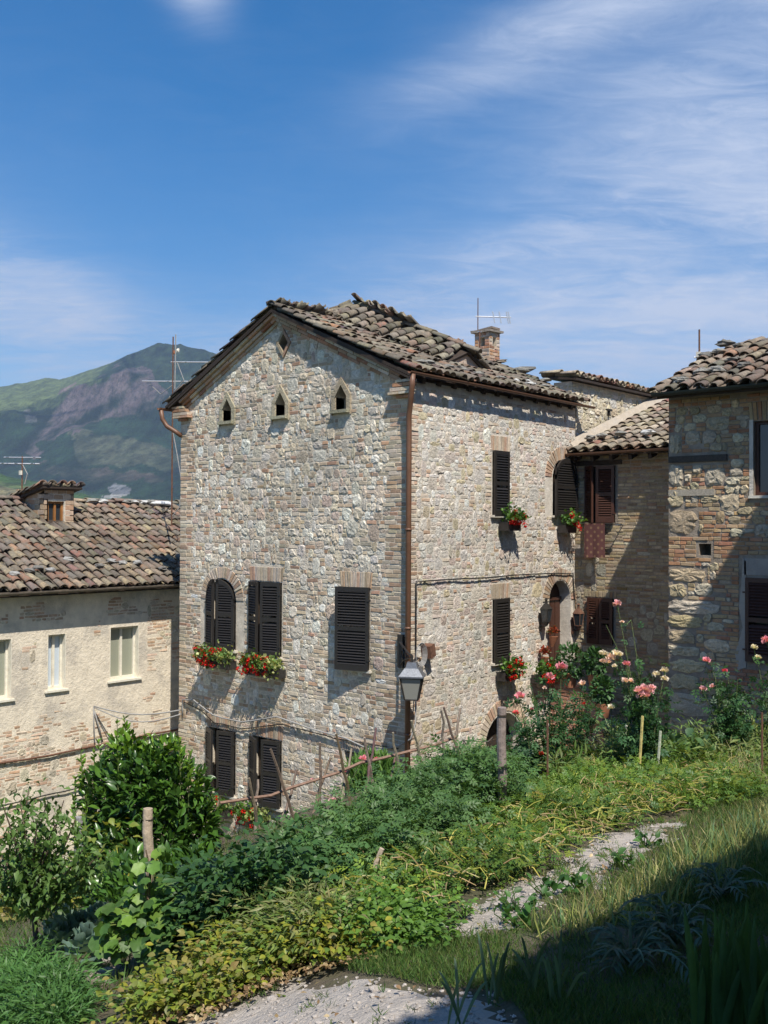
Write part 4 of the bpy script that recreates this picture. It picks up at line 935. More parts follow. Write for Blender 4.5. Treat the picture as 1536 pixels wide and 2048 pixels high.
place_pieces(tiles(EL, (0, 1, 0), sll, 10.5, LLb, pitch=.205, step=.32, red=.14, size=1.0, jit=1.4, tones=LT, poly=dpoly, cover_tip=.06, pan_tip=.0), lbr, 'lb', PM, limit=300)
rt = []
for y in np.arange(5.3, 21.5, .38):
    sh_, f = COV; v = np.column_stack([sh_[:, 0]*1.4, sh_[:, 1], sh_[:, 2]*1.2]); rt.append(('tile', .05, (np.array((tp[0], y, tp[2]+.10+rng.normal(0, .012)))+v, f, pick(LT))))
place_pieces(rt, lbr, 'lb_ridge', PM, limit=40)
gutter((-17.19, 5.3, -1.24), (-17.19, 22, -1.22), .06, mat('aged_gutter', (.16, .13, .10), rough=.7, var=.3, bump=.3), lb)
g = G(); g.box((-22, 5.6, -9), (-17.99, 5.9, -1.4)); g.box((-22, 5.9, -9), (-21.7, 21.4, -1.3)); g.box((-22, 21.1, -9), (-17.99, 21.4, -1.4))
for y in (5.7, 21.15): g.prism([(-18, y, -1.4), (-21.9, y, -1.4), (-21.1, y, .40)], (0, .2, 0))
g.build('rear_wall', M_PLASTER, lb)
# the dormer on that roof
dor = G(); dx = -20.2; y0_, y1_ = 11.70, 12.44; zr = -1.26+.46*(-17.3-dx)
FD = Frame((dx, y0_, 0), (0, 1, 0), (0, 0, 1), (1, 0, 0)); zt = .80
dw = (.10, .50, .03, .53)
g = wall_skin(FD, rect(0, .74, zr-.15, zt), [rect(*dw)], depth=.12, thick=.2)
g.prism([(dx, y0_, zr-.15), (dx, y0_, zt), (dx-1.1, y0_, zt-.22), (dx-1.1, y0_, zr+.4)], (0, .1, 0)); g.prism([(dx, y1_-.1, zr-.15), (dx, y1_-.1, zt), (dx-1.1, y1_-.1, zt-.22), (dx-1.1, y1_-.1, zr+.4)], (0, .1, 0))
dm = g.build('dormer', M_MORTAR, lb)
FD2 = Frame((dx-1.2, y0_, 0), (1, 0, 0), (0, 0, 1), (0, -1, 0))
DB = [(.56,.40,.27),(.60,.46,.33),(.50,.34,.22),(.58,.36,.22)]
pc = masonry(FD, .74, .98, [rect(dw[0]-.02, dw[1]+.03, dw[2]-.05, dw[3]+.06)], stone=0, v0=zr-.1, ch=.12, flat=0, bricks=DB, blen=(8, 14))+masonry(FD2, 1.2, .8, [], outline=[(0, .55), (1.2, .1), (1.2, .82), (0, .82)], stone=0, v0=.1, ch=.12, flat=0, bricks=DB, blen=(8, 14))
place_pieces(pc, dm, 'dorm', PM, limit=60)
w = window(FD, *dw, lb, depth=.10, frame_m=mat('orange_wood', (.30, .13, .04), rough=.6, var=.2), fw=.05, sill=False)
g = G(); g.prism([(dx+.16, y0_-.12, zt+.01), (dx+.16, y1_+.12, zt+.01), (dx-1.4, y1_+.12, zt-.32), (dx-1.4, y0_-.12, zt-.32)], (0, 0, .04)); dr_ = g.build('dormer_roof', M_WOOD_D, lb)
place_pieces(tiles((dx+.18, y0_-.12, zt+.04), (0, 1, 0), (-1, 0, -.21), .98, 1.4, pitch=.24, size=1.15, tones=LT), dr_, 'dorm', PM, limit=40)
# ================================================================== stones lying on the roofs
def roof_stone(p, r, sq, tone, label, group, seed):
    r = r*(.66 if (80 <= seed < 120) else .85); sq = (sq[0]*1.1, sq[1]*1.1, sq[2]*.75); tone = np.array(tone)*.85; p = np.array(p)-(0, 0, r*.15)
    g = G(); g.add(*blob((0, 0, 0), r, tone, seed, (8, 6), sq)); g.v[0] = g.v[0]+np.array(p); o = g.build('roof_stone', M_STONE, smooth=False); return tag(o, label, 'stone', group)
ORD = ['first', 'second', 'third', 'fourth', 'fifth', 'sixth', 'seventh', 'eighth', 'ninth', 'tenth', 'eleventh', 'twelfth']
WHT = (.72, .71, .68); GRY = (.33, .32, .29)
def zE(x): return mz(x)+.16
k = 0
for y, x, r, s in sorted(((12.75, -10.35, .10, (.9, 1.5, .7)), (13.15, -10.5, .10, (.9, 1.6, .6)), (13.6, -10.45, .09, (1, 1.3, .7)), (14.0, -10.5, .10, (1, 1.5, .7)), (14.45, -10.4, .09, (1, 1.4, .7)), (15.0, -10.35, .09, (1, 1.6, .6)),
                   (15.6, -10.4, .08, (1, 1.3, .7)), (16.0, -10.35, .09, (1, 1.4, .8)), (16.7, -10.45, .10, (1, 1.8, .6)), (16.3, -10.6, .07, (1, 1.2, .8)))):
    k += 1; roof_stone((x, y, zE(x)), r, s, WHT if k in (7, 8, 9) else GRY, ORD[k-1]+' stone from the downpipe, of the row weighting the tiles above the brown gutter', 'stones weighting the eave of the gabled house', k)
roof_stone((-11.5, 17.45, mz(-11.5)+.20), .12, (2.9, 1, .9), GRY, 'long grey log shaped stone on the far verge of the gabled roof', None, 31)
roof_stone((-12.45, 17.0, mz(-12.3)+.2), .09, (2.6, 1.2, .7), WHT, 'long white stone lying at the foot of the brick chimney', None, 32)
roof_stone((-12.0, 17.4, mz(-12.0)+.2), .09, (2.0, 1.1, .6), (.45, .38, .3), 'tan stone between the chimney and the long grey stone', None, 33)
roof_stone((-10.9, 17.4, mz(-10.9)+.2), .09, (1.9, 1.1, .7), GRY, 'grey stone low on the far verge, below the long grey stone', None, 34)
def lz(x): return EL[2]+.46*(EL[0]-x)+.12
for i, (px, py, r, w_) in enumerate(((205, 1027, .11, 1), (268, 1031, .10, 1), (290, 1033, .10, 1), (313, 1030, .08, 1), (255, 1029, .1, 0), (185, 1022, .12, 0), (300, 1040, .13, 0))):
    dr = at_depth(px, py, 1); t = (-20.95)/dr[0]; p = dr*t; roof_stone((-20.95, p[1], lz(-20.95)+.06), r, (1.2, 1.4, .75), WHT if w_ else GRY, ('white' if w_ else 'grey')+' stone on the long roof ridge, '+ORD[sorted((205,268,290,313,255,185,300)).index(px)]+' of seven counted from the dormer', ('white' if w_ else 'grey')+' stones on the ridge of the low roof', 50+i)
o = roof_stone((-20.9, 13.25+2.1, lz(-20.9)+.06), .17, (1.3, 2.3, .65), (.76, .76, .75), 'large bright white stone at the foot of the antenna mast beside the gabled house', None, 70)
for i, (px, py, x, w_) in enumerate(((137, 1134, -18.2, 1), (28, 1153, -17.7, 1), (100, 1148, -17.8, 1), (76, 1145, -17.9, 0), (222, 1140, -18.1, 1), (246, 1142, -18.0, 1), (198, 1150, -17.9, 0), (275, 1146, -18.0, 1), (345, 1138, -18.0, 0), (325, 1150, -17.7, 0), (60, 1148, -17.8, 0))):
    dr = at_depth(px, py, 1); t = x/dr[0]; p = dr*t; roof_stone((x, p[1], lz(x)+.05), .115, (1.3, 1.3, .8), (.42, .41, .39) if w_ else (.24, .23, .21), ('pale' if w_ else 'dark')+' grey stone low on the long roof, '+ORD[sorted((137,28,100,76,222,246,198,275,345,325,60)).index(px)]+' of eleven counted toward the gabled house', ('pale' if w_ else 'dark')+' stones low on the long roof', 80+i)
for i, (px, py, y, r, w_) in enumerate(((1361, 766, 14.9, .15, 1), (1405, 748, 15.35, .15, 1), (1432, 746, 15.4, .14, 1), (1490, 742, 15.5, .13, 0), (1450, 692, 17.3, .15, 0), (1412, 720, 16.5, .15, 0), (1438, 712, 16.7, .12, 1), (1475, 700, 17.0, .10, 0), (1466, 728, 15.9, .12, 0))):
    dr = at_depth(px, py, 1); t = y/dr[1]; p = dr*t; roof_stone((p[0], y, 2.10+.40*(y-14.72)+.16), r, (1.4, 1.1, .8), (.36, .35, .32) if w_ else (.22, .21, .19), ('pale' if w_ else 'dark')+' lichened stone on the corner house roof, '+ORD[sorted((766,748,746,742,692,720,712,700,728), reverse=True).index(py)]+' of nine counted up from the eave', ('pale' if w_ else 'dark')+' stones on the corner house roof', 100+i)
roof_stone((-8.75, 17.6, 1.44+.335*.45+.24), .12, (1.4, 1.1, .7), (.78, .77, .75), 'white stone near the eave of the brick house roof', None, 120)
for i, x in enumerate((-9.95, -9.75, -9.4)): roof_stone((x, 17.55+.1*i, 1.44+.335*(.4+.1*i)+.22), .10, (1.3, 1.1, .8), GRY, 'grey stone on the brick house roof, '+ORD[i]+' of three counted from the rubble wall', 'grey stones on the brick house roof', 121+i)
for i, y in enumerate((17.9, 20.3, 19.8, 21.2)): roof_stone((-10.4, y, 3.16), .10, (1.1, 1.8, .6), GRY if i < 3 else WHT, 'grey stone on the coping of the rubble wall, '+ORD[[0,2,1,3][i]]+' of four from its near end', 'stones on the rubble wall coping', 130+i)

# ================================================================== antennas
def antenna(base, h, arms, label, m=M_ZINC, box=True, r=.02):
    b = np.array(base, float); t = empty('tv_antenna', b, label, 'antenna')
    g = G(); g.tube([b, b+(0, 0, h)], [r, r*.8], 6); g.build('mast', M_RUST, t)
    for z, a, L0, L1, els in arms:
        d = np.array((math.cos(R(a)), math.sin(R(a)), 0)); s = np.array((-d[1], d[0], 0)); c = b+(0, 0, z); g = G()
        g.tube([c-d*L0, c+d*L1], .014, 5)
        for q, hl in els: g.tube([c+d*q-s*hl, c+d*q+s*hl], .009, 4)
        g.build('boom', M_ALU, t)
    if box:
        g = G(); g.box(b+(-.04, -.06, h*.66), b+(.04, -.02, h*.66+.10)); g.build('junction_box', M_WHITE, t)
    return t
YAWD = math.degrees(YAW)
t = antenna((-18.6, 13.95, .0), 4.3, [(3.28, YAWD, .70, .75, [(-.1, .12), (.2, .08)]), (3.72, YAWD, .05, .95, [(.3, .09)])], 'tall mast with two white booms beside the gabled house', box=True)
b = np.array((-18.6, 13.95, 0)); g = G(); g.tube([b+(0, 0, 2.2), b+(.12, .05, 1.6), b+(.25, .1, .9), b+(.16, .08, .4), b+(0, 0, .2)], .012, 5); g.tube([b+(0, 0, 3.2), b+(-.25, -.15, 3.0), b+(-.45, -.3, 3.22)], .01, 5); g.tube([b+(.1, .05, 3.7), b+(.25, .12, 3.3), b+(.03, .02, 3.05)], .01, 5); g.tube([b+(.05, .02, 3.1), b+(.06, .03, 4.35)], .014, 5); g.build('lead', M_CABLE, t)
for z, c_ in ((3.95, (.6, .25, .12)), (3.98, (.75, .65, .4))):
    g = G(); g.add(*blob(b+((.12 if c_[0] > .7 else -.03), .05, z), .045, c_, 3)); g.build('insulator', M_CLAY if c_[0] < .7 else M_WHITE, t)
t = antenna((-21.0, 11.62, .3), 1.25, [(1.22, YAWD, .42, .42, [(-.3, .25), (.3, .25)]), (1.08, YAWD+4, .5, .38, [(-.4, .2), (-.1, .3), (.25, .25)])], 'low mast with flat aerial standing behind the tiled dormer')
b = np.array((-21.0, 11.62, .3)); g = G(); g.tube([b+(.02, 0, 1.05), b+(.12, .06, .85), b+(.06, .03, .62)], .012, 5); g.build('lead', M_CABLE, t)
t = antenna((-12.62, 17.46, 3.9), 1.02, [(.62, YAWD+6, .05, .72, [])], 'thin mast with a comb shaped aerial behind the brick chimney', box=False, r=.012)
g = G(); b = np.array((-12.62, 17.46, 4.52)); d = np.array((math.cos(YAW+.1), math.sin(YAW+.1), 0))
for q in (.32, .46, .62, .66): g.tube([b+d*q+(0, 0, .12), b+d*(q+.05)+(0, 0, -.13)], .016, 4)
g.build('element', M_ALU, t)
g = G(); p0 = np.array((-11.97, 16.62, mz(-11.97)+.1)); 
t = antenna(p0, .62, [(.60, 90, .05, .05, [])], 'short grey vent pipe on the roof in front of the chimney', box=False, r=.02); t['category'] = 'pipe'; t.name = 'vent_pipe'
t = antenna((-7.95, 18.1, 2.2), 1.55, [(1.02, YAWD, .10, .42, [(.2, .1)])], 'small antenna mast beside the corner house roof', box=True, r=.02)

# ================================================================== street lantern on the corner
lamp = empty('street_lantern', (-10.30, 12.28, -2.3), 'grey metal street lantern on a scrolled wall bracket beside the brown downpipe', 'lantern')
dl = np.array((.35, -.94, 0)); dl = np.array((.075*R0[0]-.997*GF[0], .075*R0[1]-.997*GF[1], 0)); dl /= np.linalg.norm(dl)
A = np.array((-10.36, 12.25, -1.95)); dl = dl+R0*.22; dl /= np.linalg.norm(dl); Lc = A+dl*.62; Lc = np.array((Lc[0], Lc[1], -2.28))
g = G(); g.box((-10.41, 12.24, -2.25), (-10.30, 12.30, -1.72)); 
g.tube([A+(0, 0, .10), A+dl*.2+(0, 0, .05), A+dl*.45+(0, 0, -.02), A+dl*.62+(0, 0, -.03)], .016, 6); g.tube([A+(0, 0, -.26), A+dl*.18+(0, 0, -.16), A+dl*.42+(0, 0, -.10), A+dl*.62+(0, 0, -.06)], .013, 6)
for q, rr in ((.14, .07), (.28, .055), (.40, .04)):
    g.tube([A+dl*(q+rr*math.cos(a))+(0, 0, -.05+rr*math.sin(a)-q*.1) for a in np.linspace(0, 5.4, 12)], .009, 5)
g.tube([Lc+(0, 0, .30), Lc+(0, 0, .20)], .018, 6); g.build('bracket', M_DARKM, lamp)
def frus(g, c, z0, z1, a, b, rot, tone=(.5,)*3, top=True):
    v = []
    for z, w_ in ((z0, a), (z1, b)):
        for q in range(4): th = rot+math.pi/4+q*math.pi/2; v.append((c[0]+w_*1.414*math.cos(th), c[1]+w_*1.414*math.sin(th), c[2]+z))
    g.add(v, [(0, 1, 5, 4), (1, 2, 6, 5), (2, 3, 7, 6), (3, 0, 4, 7), (3, 2, 1, 0), (4, 5, 6, 7)], tone)
rot = YAW+R(-8)
g = G(); frus(g, Lc, .0, .115, .185, .105, rot); frus(g, Lc, .115, .20, .09, .07, rot); frus(g, Lc, -.022, .0, .195, .195, rot); g.build('lantern_roof', M_ZINC, lamp)
g = G(); frus(g, Lc, -.36, -.025, .093, .158, rot); g.build('lantern_glass', M_FROST, lamp)
g = G()
for q in range(4):
    th = rot+math.pi/4+q*math.pi/2; th2 = th+math.pi/2
    e = lambda w_, z, t_: np.array((Lc[0]+w_*1.414*math.cos(t_), Lc[1]+w_*1.414*math.sin(t_), Lc[2]+z))
    g.beam(e(.100, -.37, th), e(.166, -.02, th), .018, .018); g.beam(e(.098, -.365, th), e(.098, -.365, th2), .02, .02); g.beam(e(.164, -.03, th), e(.164, -.03, th2), .014, .014)
g.build('lantern_frame', M_DARKM, lamp)
# the coil of cable behind it
g = G(); c = np.array((-10.12, 12.42, -2.03))
for i in range(5):
    a = np.linspace(0, 2*math.pi, 18); rx = .09+.012*i; rz_ = .14+.012*i
    g.tube([c+np.array((.02+.012*i, rx*math.cos(q), rz_*math.sin(q))) for q in a], .007, 5)
tag(g.build('cable_coil', M_CABLE), 'coil of grey cable hung beside the downpipe behind the lantern', 'cable')
g = G(); g.obox((-10.12, 12.68, -2.0), (.08, .02, 0), (0, .06, .02), (0, -.02, .10)); g.build('roof_light', M_RUST); tag(bpy.data.objects['roof_light'], 'small rusty spotlight box on the wall beside the cable coil', 'lamp')
# small wall lanterns by the arched door
for (y, z), lab in (((16.12, -1.62), 'small black wall lantern, on the near side of the arched door'), ((17.30, -1.78), 'small brown wall lantern, between the arched door and the inner corner')):
    t = empty('wall_lantern', (-10.2, y, z), lab, 'lantern', None); c = np.array((-10.06, y, z)); mm = M_DARKM if y < 17 else M_RUST
    g = G(); frus(g, c, .10, .20, .085, .03, 0); frus(g, c, .20, .27, .02, .015, 0); frus(g, c, .27, .30, .028, .01, 0); frus(g, c, -.14, -.125, .055, .055, 0); frus(g, c, -.22, -.14, .015, .05, 0); g.beam(c+(-.14, 0, .02), c+(-.14, 0, -.3), .05, .03, upv=(0, 1, 0)); g.tube([c+(-.14, 0, -.2), c+(-.08, 0, -.24), c+(0, 0, -.22)], .012)
    for q in range(4):
        th = math.pi/4+q*math.pi/2; g.tube([c+(.075*math.cos(th), .075*math.sin(th), -.13), c+(.11*math.cos(th), .11*math.sin(th), .10)], .008, 4)
    g.build('housing', mm, t); g = G(); frus(g, c, -.13, .10, .05, .075, 0); g.build('glass', M_GLASS, t)

# ================================================================== cables
def cable(pts, r, lab, m=M_CABLE, sag=None, name='cable'):
    g = G(); P = [np.array(p, float) for p in pts]; out = []
    for a, b in zip(P[:-1], P[1:]):
        L = np.linalg.norm(b-a); n = max(2, int(L/.25))
        for i in range(n): out.append(a+(b-a)*i/n+np.array((0, 0, -(sag or 0)*math.sin(math.pi*i/n)*L))+rng.normal(0, .004, 3)*(0 if sag else 1))
    out.append(P[-1]); g.tube(out, r, 5); return tag(g.build(name, m, smooth=True), lab, 'cable')
cable([(-10.18, 12.44, -2.0), (-10.18, 12.43, -.87), (-10.18, 14.5, -.88), (-10.18, 16.0, -.86), (-10.18, 17.30, -.90), (-10.18, 17.38, -1.6)], .012, 'grey cable running level along the wall above the arched door', M_CABLED)
cable([(-15.95, 12.26, -3.72), (-15.95, 12.26, -3.42), (-15.55, 12.22, -3.37), (-14.95, 12.2, -3.58), (-14.09, 12.18, -3.60), (-13.17, 12.2, -3.38), (-12.39, 12.22, -3.48), (-11.56, 12.24, -3.54), (-10.94, 12.25, -3.66), (-10.35, 12.22, -3.48), (-10.06, 12.18, -3.32), (-10.08, 12.3, -3.1), (-10.12, 12.42, -2.2)], .014, 'pale grey cable drooping across the gable above the lower windows', M_CABLE)
cable([(-15.9, 12.26, -3.45), (-15.4, 12.26, -3.55), (-15.0, 12.27, -3.74), (-14.2, 12.27, -3.74), (-13.1, 12.27, -3.52), (-11.8, 12.27, -3.58), (-10.4, 12.27, -3.55)], .010, 'thin dark cable behind the drooping pale one on the gable', M_CABLED)
cable([(-17.52, 11.28, -3.60), (-16.0, 12.24, -3.62)], .014, 'upper pale cable spanning the alley to the gabled house', M_CABLE, sag=.07)
cable([(-17.52, 11.28, -3.62), (-15.98, 12.24, -3.70)], .012, 'lower pale cable spanning the alley to the gabled house', M_CABLE, sag=.12)
cable([(-17.53, 11.28, -3.6), (-17.53, 11.31, -4.33), (-17.53, 11.5, -4.35), (-17.53, 11.3, -3.7)], .014, 'looped grey cable hanging on the peeling plaster wall', M_CABLE)
cable([(-17.53, 6.5, -4.42), (-17.53, 9.3, -4.40), (-17.53, 10.6, -4.42), (-17.53, 12.0, -4.38), (-17.53, 14, -4.36)], .022, 'thick dark pipe like cable along the peeling plaster wall', M_RUST)
cable([(-17.53, 6.5, -5.2), (-17.53, 9.3, -5.18), (-17.53, 11.2, -5.16), (-17.53, 13.0, -5.1)], .014, 'thin dark cable low on the peeling plaster wall', M_CABLED)

# ================================================================== leaf tools
def leaf_tpl(L=1, W=.45, fold=.16, curl=.12):
    """base, left, right, centre, tip"""
    return np.array([(0, 0, 0), (-W/2, L*.42, fold*W), (W/2, L*.42, fold*W), (0, L*.5, 0), (0, L, -curl*L)]), np.array([(0, 3, 1), (0, 2, 3), (1, 3, 4), (3, 2, 4)])
def lobed_tpl(n=5, W=1., cup=.12):
    """a lobed leaf as a fan: vine, geranium"""
    pts = [(0, 0, 0)]; k = n*2+1
    for i in range(k):
        a = math.pi*2*(i+.5)/k+math.pi*1.5+math.pi/ k*0; r = W*.5*(1.0 if i % 2 == 0 else .82); pts.append((r*math.cos(a), W*.42+r*math.sin(a), cup*W*(1 if i % 2 else .2)))
    pts[0] = (0, W*.35, 0); f = [(0, i, i % k+1) for i in range(1, k+1)]
    return np.array(pts), np.array(f)
def compound_tpl(n=5, L=1., lw=.42, ll=.42):
    """rachis with leaflets"""
    V, F = [], []; lv, lf = leaf_tpl(ll, ll*lw*1.2, .2, .15); c = 0
    place = [(.35, -1), (.35, 1), (.65, -1), (.65, 1), (.8, 0)] if n == 5 else [(.6, -1), (.6, 1), (.7, 0)]
    for t, s in place:
        a = -s*1.05; R_ = np.array([(math.cos(a), -math.sin(a), 0), (math.sin(a), math.cos(a), 0), (0, 0, 1)])
        V.append(lv @ R_.T+np.array((0, t*L*.8, -.06*abs(s)*L))); F.append(lf+c); c += len(lv)
    return np.vstack(V), np.vstack(F)
def frames(D, up=None, roll=.5):
    """rotation matrices whose y axis is D"""
    D = D/np.linalg.norm(D, axis=1)[:, None]; U = np.tile(np.array((0, 0, 1.)), (len(D), 1)) if up is None else up
    U = U+rng.normal(0, roll, D.shape); X = np.cross(D, U); X /= np.linalg.norm(X, axis=1)[:, None]+1e-9; Z = np.cross(X, D)
    return np.stack([X, D, Z], -1)
def stamp(tpl, P, D, S, up=None, roll=.5):
    V, F = tpl; Rm = frames(D, up, roll); n = len(P)
    W_ = np.einsum('nij,vj->nvi', Rm, V)*np.asarray(S).reshape(-1, 1, 1)+P[:, None, :]
    return W_.reshape(-1, 3), (F[None]+np.arange(n)[:, None, None]*len(V)).reshape(-1, F.shape[1]), len(V)
class Leaves:
    def __init__(s): s.V = []; s.F = []; s.T = []; s.n = 0
    def add(s, tpl, P, D, S, tones, up=None, roll=.5):
        if len(P) == 0: return s
        v, f, k = stamp(tpl, P, D, S, up, roll); s.V.append(v); s.F.append(f+s.n); s.T.append(np.repeat(tones, k, axis=0)); s.n += len(v); return s
    def build(s, name, m, parent=None, kind=None): return fast_mesh(name, np.vstack(s.V), np.vstack(s.F), np.clip(np.vstack(s.T), .004, .9), m, parent, kind)
def tones_of(pal, n, j=.15):
    p = np.array(pal)[rng.integers(0, len(pal), n)]; return p*(1+rng.normal(0, j, (n, 1)))
def unit(n, zmin=-1.):
    v = rng.normal(size=(n, 3)); v /= np.linalg.norm(v, axis=1)[:, None]; v[:, 2] = np.where(v[:, 2] < zmin, -v[:, 2], v[:, 2]); return v
def sample_poly(poly, n, dens=None):
    P = np.array(poly); lo, hi = P.min(0), P.max(0); out = []; tot = 0
    while tot < n:
        q = rng.uniform(lo, hi, (n*3, 2)); q = q[pip(q[:, 0], q[:, 1], poly)]
        if dens is not None and len(q): q = q[rng.random(len(q)) < dens(q[:, 0], q[:, 1])]
        out.append(q); tot += len(q)
    q = np.vstack(out)[:n]; return q
def on_ground(q): return np.column_stack([q, terrain(q[:, 0], q[:, 1])])

# palettes (real leaf colours)
G_TOM = [(.065,.14,.04),(.08,.16,.045),(.055,.12,.035),(.10,.19,.05),(.11,.20,.06)]
G_POT = [(.055,.135,.03),(.065,.14,.03),(.10,.185,.025),(.13,.22,.03),(.085,.165,.03),(.16,.24,.03),(.22,.25,.03),(.075,.15,.03)]
G_YEL = [(.24,.26,.03),(.34,.31,.035),(.17,.23,.03),(.12,.20,.03),(.10,.18,.03),(.26,.19,.07),(.15,.22,.035),(.20,.25,.03)]
G_BAY = [(.045,.105,.018),(.06,.14,.02),(.05,.115,.02),(.085,.18,.025),(.04,.095,.018)]
G_BAYN = [(.13,.24,.02),(.16,.27,.03),(.10,.20,.02)]
G_PEAR = [(.08,.15,.03),(.10,.18,.04),(.065,.125,.025),(.12,.20,.05)]
G_ROSE = [(.035,.095,.03),(.045,.115,.035),(.06,.135,.05),(.05,.12,.03),(.03,.08,.03)]
G_GRASS = [(.055,.12,.025),(.07,.14,.03),(.10,.16,.035),(.13,.16,.05),(.05,.10,.02)]
G_GER = [(.07,.16,.025),(.10,.20,.03),(.06,.14,.03)]
G_VAR = [(.30,.36,.12),(.20,.28,.08),(.40,.42,.18),(.12,.22,.05)]
G_CAB = [(.14,.22,.17),(.17,.26,.20),(.12,.19,.15),(.20,.29,.23)]
def oval_tpl(W=.6, fold=.15, curl=.15):
    st = [(.0, .0), (.18, .62), (.42, 1.), (.70, .70)]; V = [(0, 0, 0)]; 
    for y, w in st[1:]: V += [(-W/2*w, y, fold*W*w), (0, y, -curl*y*y*.5), (W/2*w, y, fold*W*w)]
    V.append((0, 1, -curl)); F = [(0, 2, 1), (0, 3, 2)]
    for i in range(2): a = 1+3*i; F += [(a, a+1, a+4), (a, a+4, a+3), (a+1, a+2, a+5), (a+1, a+5, a+4)]
    return np.array(V), np.array(F+[(7, 8, 10), (8, 9, 10)])
def round_tpl(cup=.22, W=1.):
    k = 10; V = [(0, .45, 0)]+[(W*.5*math.cos(a)*(1 if i % 2 else .93), .5+.5*math.sin(a), cup*(.8 if i % 2 else 1.2)) for i, a in enumerate(np.arange(k)/k*2*math.pi)]
    return np.array(V), np.array([(0, i, i % k+1) for i in range(1, k+1)])
LF = oval_tpl(.42, .14, .12); LFW = oval_tpl(.66); RND = round_tpl(.2, .85); LFN = leaf_tpl(1, .18, .2, .25); CMP = compound_tpl(5); CMP3 = compound_tpl(3); VINE = lobed_tpl(5, 1.); GERL = lobed_tpl(4, 1., .2)

# ================================================================== flower boxes on the walls
M_RED = mat('red_petal', (.62, .018, .012), rough=.6, var=.15, bump=0, transl=.2)
def flower_box(fr, u, v, w, lab, seed, var_side=0, n_fl=16, out=.16, hang=.22, dens=1., pink=0, trough=True):
    c = fr.P(u, v, out); t = empty('flower_box', c, lab, 'flower box')
    if trough:
        g = G(); g.prism([fr.P(u+a, v-.16, b) for a, b in ((-w/2, .04), (w/2, .04), (w/2, .22), (-w/2, .22))], fr.ev*.15); 
        for s in (-1, 1): g.beam(fr.P(u+s*w*.4, v-.02, .0), fr.P(u+s*w*.4, v-.17, .24), .012, .012, upv=fr.eu)
        g.build('trough', M_DARKM, t)
    n = int(380*dens*w/.6); a = rng.uniform(-1, 1, n); r = rng.normal(0, .075, (n, 3)); vv = np.abs(rng.normal(0, .09, n))-hang*rng.random(n)**2*np.where(rng.random(n) < .45, 1, 0)
    P = fr.P(u+a*w*.54, v+.03+vv, out+.02+r[:, 0]+.05)+0
    D = unit(n, -.2)+fr.en*.5+np.array((0, 0, .3)); pal = tones_of(G_GER, n)
    if var_side:
        m_ = (a*var_side > .15) | (rng.random(n) < .25); pal[m_] = tones_of(G_VAR, int(m_.sum()))
    Leaves().add(GERL, P, D, rng.uniform(.045, .075, n), pal).build('foliage', M_LEAF, t, 'stuff')
    g = G(); stems = []
    for i in range(n_fl):
        a = rng.uniform(-1, 1) if not var_side else -var_side*rng.uniform(-.5, 1.0)
        p = fr.P(u+a*w*.56, v+.04+rng.uniform(-.16, .17), out+.10+rng.uniform(-.02, .08)); fl = Leaves(); m_ = 20
        d = unit(m_); fl.add(LFW, p+d*.018, d+fr.en*.4, np.full(m_, .042), tones_of([(.62,.03,.02)], m_)); fl.build('flower', M_RED, t)
        stems.append(g.tube([fr.P(u+a*w*.4, v, out), p], .004, 4, (.08, .14, .03)))
    g.build('flower_stem', M_LEAF, t, 'stuff'); return t
flower_box(FG, 1.36, -2.50, .82, 'red geranium box with trailing ivy below the arched gable window', 1, var_side=1, n_fl=26)
flower_box(FG, 2.66, -2.53, .90, 'red geranium box with variegated trailers below the gable window next to the arched one', 2, var_side=1, n_fl=32)
flower_box(FG, 2.40, -5.28, .75, 'red geranium and pale variegated plant below the lower gable window', 3, var_side=1, n_fl=10, hang=.1)
flower_box(FG, 1.50, -5.25, .42, 'pale variegated plant beside the bay bush below the other lower window', 4, var_side=-1, n_fl=2, hang=.15)
flower_box(FS, 2.66, .10, .42, 'small red geranium box under the narrow upper side window', 5, n_fl=12, hang=.05)
flower_box(FS, 4.62, .06, .40, 'small red geranium box under the arched shutter by the inner corner', 6, n_fl=9, hang=.1)
flower_box(FS, 2.62, -2.55, .48, 'red geranium box under the narrow lower side window', 7, n_fl=12, hang=.2)
flower_box(FS, 3.78, -2.72, .55, 'red geraniums spilling from the stair head beside the arched door', 8, n_fl=12, hang=.25, out=.2)
# dried red plants in wall pots
for i, (y, z) in enumerate(((16.42, -2.06), (16.12, -2.42))):
    c = np.array((-10.08, y, z)); t = empty('wall_pot', c, 'terracotta wall pot with dark red plant, '+('the higher' if i == 0 else 'the lower')+' of two beside the arched door', 'pot')
    g = G(); a = np.linspace(0, 2*math.pi, 9)[:-1]
    g.add([c+np.array((.085*math.cos(q), .085*math.sin(q), .0)) for q in a]+[c+np.array((.02*math.cos(q)-.03, .02*math.sin(q), -.20)) for q in a], [(k, (k+1) % 8, 8+(k+1) % 8, 8+k) for k in range(8)]+[tuple(range(8))]); g.build('pot', M_CLAY, t)
    n = 90; d = unit(n, -.2); Leaves().add(GERL, c+d*rng.uniform(.02, .13, (n, 1))+np.array((0, 0, .06)), d+(0, 0, .4), rng.uniform(.04, .06, n), tones_of([(.30,.05,.025),(.22,.05,.03),(.35,.07,.03),(.12,.10,.03)], n)).build('foliage', M_LEAF, t, 'stuff')

